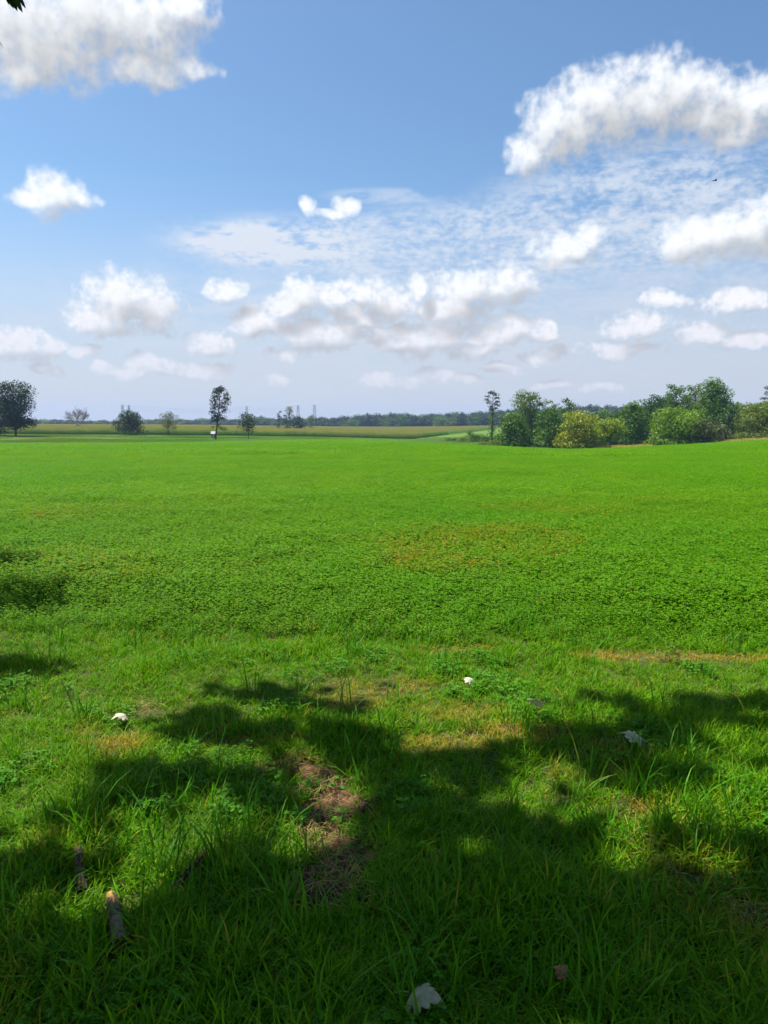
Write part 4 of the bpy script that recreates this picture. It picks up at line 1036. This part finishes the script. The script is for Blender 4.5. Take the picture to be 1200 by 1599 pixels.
def build_litter():
    global M_STRAW_S
    M_STRAW_S = solid_mat('leaf_stalk', (0.30, 0.27, 0.16), (0.40, 0.36, 0.22), 30, .7, 0)
    def pale(name, c1, c2):
        m, T = mat(name); tc = T.n('ShaderNodeTexCoord'); nz = T.noise(tc.outputs['Object'], 45.0, 5.0, .6)
        p = T.n('ShaderNodeBsdfPrincipled'); T.put(p.inputs['Base Color'], T.mix(T.ramp(nz, .35, .7), (*c1, 1), (*c2, 1))); p.inputs['Roughness'].default_value = .7
        tr = T.n('ShaderNodeBsdfTranslucent'); tr.inputs[0].default_value = (*c2, 1); mx = T.n('ShaderNodeMixShader'); mx.inputs[0].default_value = .12
        T.t.links.new(p.outputs[0], mx.inputs[1]); T.t.links.new(tr.outputs[0], mx.inputs[2]); T.t.links.new(mx.outputs[0], T.out.inputs[0]); return m
    P1 = pale('pale_leaf_underside', (0.28, 0.28, 0.15), (0.42, 0.41, 0.25)); P2 = pale('bleached_leaf', (0.54, 0.49, 0.32), (0.68, 0.63, 0.45)); P3 = pale('rust_leaf', (0.20, 0.07, 0.025), (0.34, 0.13, 0.04))
    g = 'pale fallen leaves in the grass'
    lobed_leaf('fallen_leaf', 'large pale curled leaf at the bottom of the picture', 638, 1580, .095, -1.9, .25, .55, P1, .07, group=g)
    lobed_leaf('fallen_leaf', 'pale grey lobed leaf in shaded grass at the right', 1003, 1172, .115, 1.1, .35, .35, P1, .075, group=g)
    lobed_leaf('fallen_leaf', 'white curled leaf in sunlit grass left of centre', 200, 1127, .078, 2.2, .3, .5, P2, .06, group=g)
    lobed_leaf('fallen_leaf', 'cream leaf lying flat in sunny grass right of centre', 740, 1074, .075, .9, .35, .6, P2, .065, group=g)
    lobed_leaf('fallen_leaf', 'folded pale leaf standing at the shade edge', 838, 1117, .085, 2.6, .9, .2, P2, .075, fold=1.0, group=g)
    lobed_leaf('rusty_leaf', 'small rust-brown dead leaf in the bottom right grass', 888, 1548, .05, .9, .3, .4, P3, .06)
    # broken log
    def bark_log(name, label, a_px, b_px, r, sag=0.0, seed=1, mats=None, ragged=True):
        rs = np.random.default_rng(seed)
        (ax, ay), (bx, by) = on_ground(*a_px), on_ground(*b_px)
        a = Vector((ax, ay, tz(ax, ay) + r * 1.1 + .012)); b = Vector((bx, by, tz(bx, by) + r * 1.1 + .008 + sag)); d = b - a; L = d.length
        root = empty(name, a); root.rotation_euler = d.to_track_quat('X', 'Z').to_euler(); tag(root, label, 'log' if r > .02 else 'stick')
        ns, nr = 26, 20; V = []; F = []
        for i in range(nr + 1):
            s = i / nr
            for k in range(ns):
                t = 2 * math.pi * k / ns; q = r * (1 + .10 * math.sin(3 * t + 7 * s) * .5 + rs.normal(0, .022)) * (1 - .12 * s)
                xx = s * L + (rs.uniform(-.012, .02) if ragged and i in (0, nr) else 0)
                V.append((xx, math.cos(t) * q, math.sin(t) * q))
        for i in range(nr):
            for k in range(ns): F.append((i * ns + k, i * ns + (k + 1) % ns, (i + 1) * ns + (k + 1) % ns, (i + 1) * ns + k))
        m = MB(); m.add(V, F); m.build('bark', mats[0], root, True)
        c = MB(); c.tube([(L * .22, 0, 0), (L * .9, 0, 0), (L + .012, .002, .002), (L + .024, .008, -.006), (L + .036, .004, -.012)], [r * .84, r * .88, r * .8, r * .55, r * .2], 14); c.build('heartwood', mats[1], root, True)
        for k in range(9):       # peeling plates of bark, each a part of its own
            s = rs.uniform(.08, .92); t = rs.uniform(.2, 2.9); w = rs.uniform(.3, .6); l = rs.uniform(.02, .05)
            q = r * 1.07; P = []
            for (u, v) in ((-1, -1), (1, -1), (1, 1), (-1, 1)):
                P.append((s * L + u * l * .5 + rs.uniform(-.005, .005), math.cos(t + v * w * .5) * q * (1.0 + .1 * (u > 0)), math.sin(t + v * w * .5) * q * (1.0 + .1 * (u > 0))))
            P2_ = [(p[0], p[1] * .93, p[2] * .93) for p in P]
            fl = MB(); fl.add(P + P2_, [(0, 1, 2, 3), (7, 6, 5, 4), (0, 4, 5, 1), (1, 5, 6, 2), (2, 6, 7, 3), (3, 7, 4, 0)]); fl.build('bark_plate', mats[2], root)
        return root
    def banded():
        m, T = mat('ringed_bark'); tc = T.n('ShaderNodeTexCoord'); O = tc.outputs['Object']
        n1 = T.noise(T.v('MULTIPLY', O, (46, 9, 9)), 1.0, 4.0, .6); n2 = T.noise(O, 28, 5, .6)
        col = T.mix(T.ramp(n2, .35, .65), (0.060, 0.043, 0.025, 1), (0.17, 0.130, 0.078, 1)); col = T.mix(T.ramp(n1, .60, .66), col, (0.018, 0.014, 0.012, 1))
        p = T.n('ShaderNodeBsdfPrincipled'); T.put(p.inputs['Base Color'], col); p.inputs['Roughness'].default_value = .85
        bp = T.n('ShaderNodeBump'); bp.inputs['Strength'].default_value = .7; bp.inputs['Distance'].default_value = .004; T.put(bp.inputs['Height'], T.m('SUBTRACT', n2, T.ramp(n1, .58, .66))); T.t.links.new(bp.outputs[0], p.inputs['Normal'])
        T.t.links.new(p.outputs[0], T.out.inputs[0]); return m
    rot_sun_w = solid_mat('rotten_and_sunlit_wood', (0.30, 0.13, 0.035), (0.55, 0.30, 0.10), 60, .9, .5, bscale=.3)  # orange on the log's far end paints in sun falling on the bark
    dk = solid_mat('dark_stick_bark', (0.03, 0.022, 0.017), (0.07, 0.05, 0.038), 30, .9, .5, bscale=.3)
    tan = solid_mat('peeling_tan_bark', (0.11, 0.075, 0.04), (0.20, 0.14, 0.08), 50, .9, .5, bscale=.3)
    bark_log('broken_log', 'short grey-ringed broken log with far end painted orange as sunlit bark', (188, 1492), (176, 1416), .021, seed=4, mats=(banded(), rot_sun_w, tan))
    bark_log('fallen_stick', 'dark brown stick slanting through the grass right of the log', (268, 1404), (318, 1354), .009, .03, seed=5, mats=(dk, rot_sun_w, dk))
    bark_log('fallen_stick', 'rotting stick with pale peeling flakes left of the log', (130, 1405), (124, 1345), .015, .015, seed=6, mats=(dk, tan, tan))

def build_bird():
    p = at(1117, 282, 45); r = empty('bird', p); tag(r, 'tiny dark bird gliding high in the right of the sky', 'bird')
    m = solid_mat('bird_feathers', (0.02, 0.02, 0.022), (0.05, 0.05, 0.055), 9, .8, 0)
    b = MB(); b.tube([(-.10, 0, .0), (-.04, 0, .005), (.04, 0, .008), (.10, 0, .012), (.13, 0, .01)], [.008, .026, .03, .02, .004], 8); b.build('body', m, r, True)
    for s in (-1, 1):
        b = MB(); V = [(.06, s * .02, .02), (.05, s * .12, .05), (.0, s * .25, .03), (-.03, s * .13, .045), (-.05, s * .02, .015)]
        V += [(v[0], v[1], v[2] - .006) for v in V]
        b.add(V, [(0, 1, 2, 3, 4), (9, 8, 7, 6, 5)] + [(i, 5 + i, 5 + (i + 1) % 5, (i + 1) % 5) for i in range(5)]); b.build('wing', m, r)
    b = MB(); V = [(-.08, -.012, 0), (-.08, .012, 0), (-.17, .04, 0), (-.17, -.04, 0)]; V += [(v[0], v[1], -.005) for v in V]
    b.add(V, [(0, 1, 2, 3), (7, 6, 5, 4), (0, 4, 5, 1), (1, 5, 6, 2), (2, 6, 7, 3), (3, 7, 4, 0)]); b.build('tail', m, r)

def build_haze():
    b = MB(); b.box((-3060, -3060, -12), (3060, 3060, 62)); m, T = mat('summer_haze')
    v = T.n('ShaderNodeVolumePrincipled'); v.inputs['Color'].default_value = (0.40, 0.60, 1.0, 1); v.inputs['Density'].default_value = HAZE; v.inputs['Anisotropy'].default_value = 0.2
    T.t.links.new(v.outputs[0], T.out.inputs['Volume'])
    o = b.build('haze', m); tag(o, 'thin bluish summer haze over the distance', 'haze', kind='stuff'); o.display_type = 'WIRE'
HAZE = 0.00015

build_bare_soil()
build_lawn()
build_crop()
build_far_cover()
build_distant_woods()
build_trees()
build_shade_tree()
build_pylons()
build_hut()
build_litter()
build_bird()
build_haze()
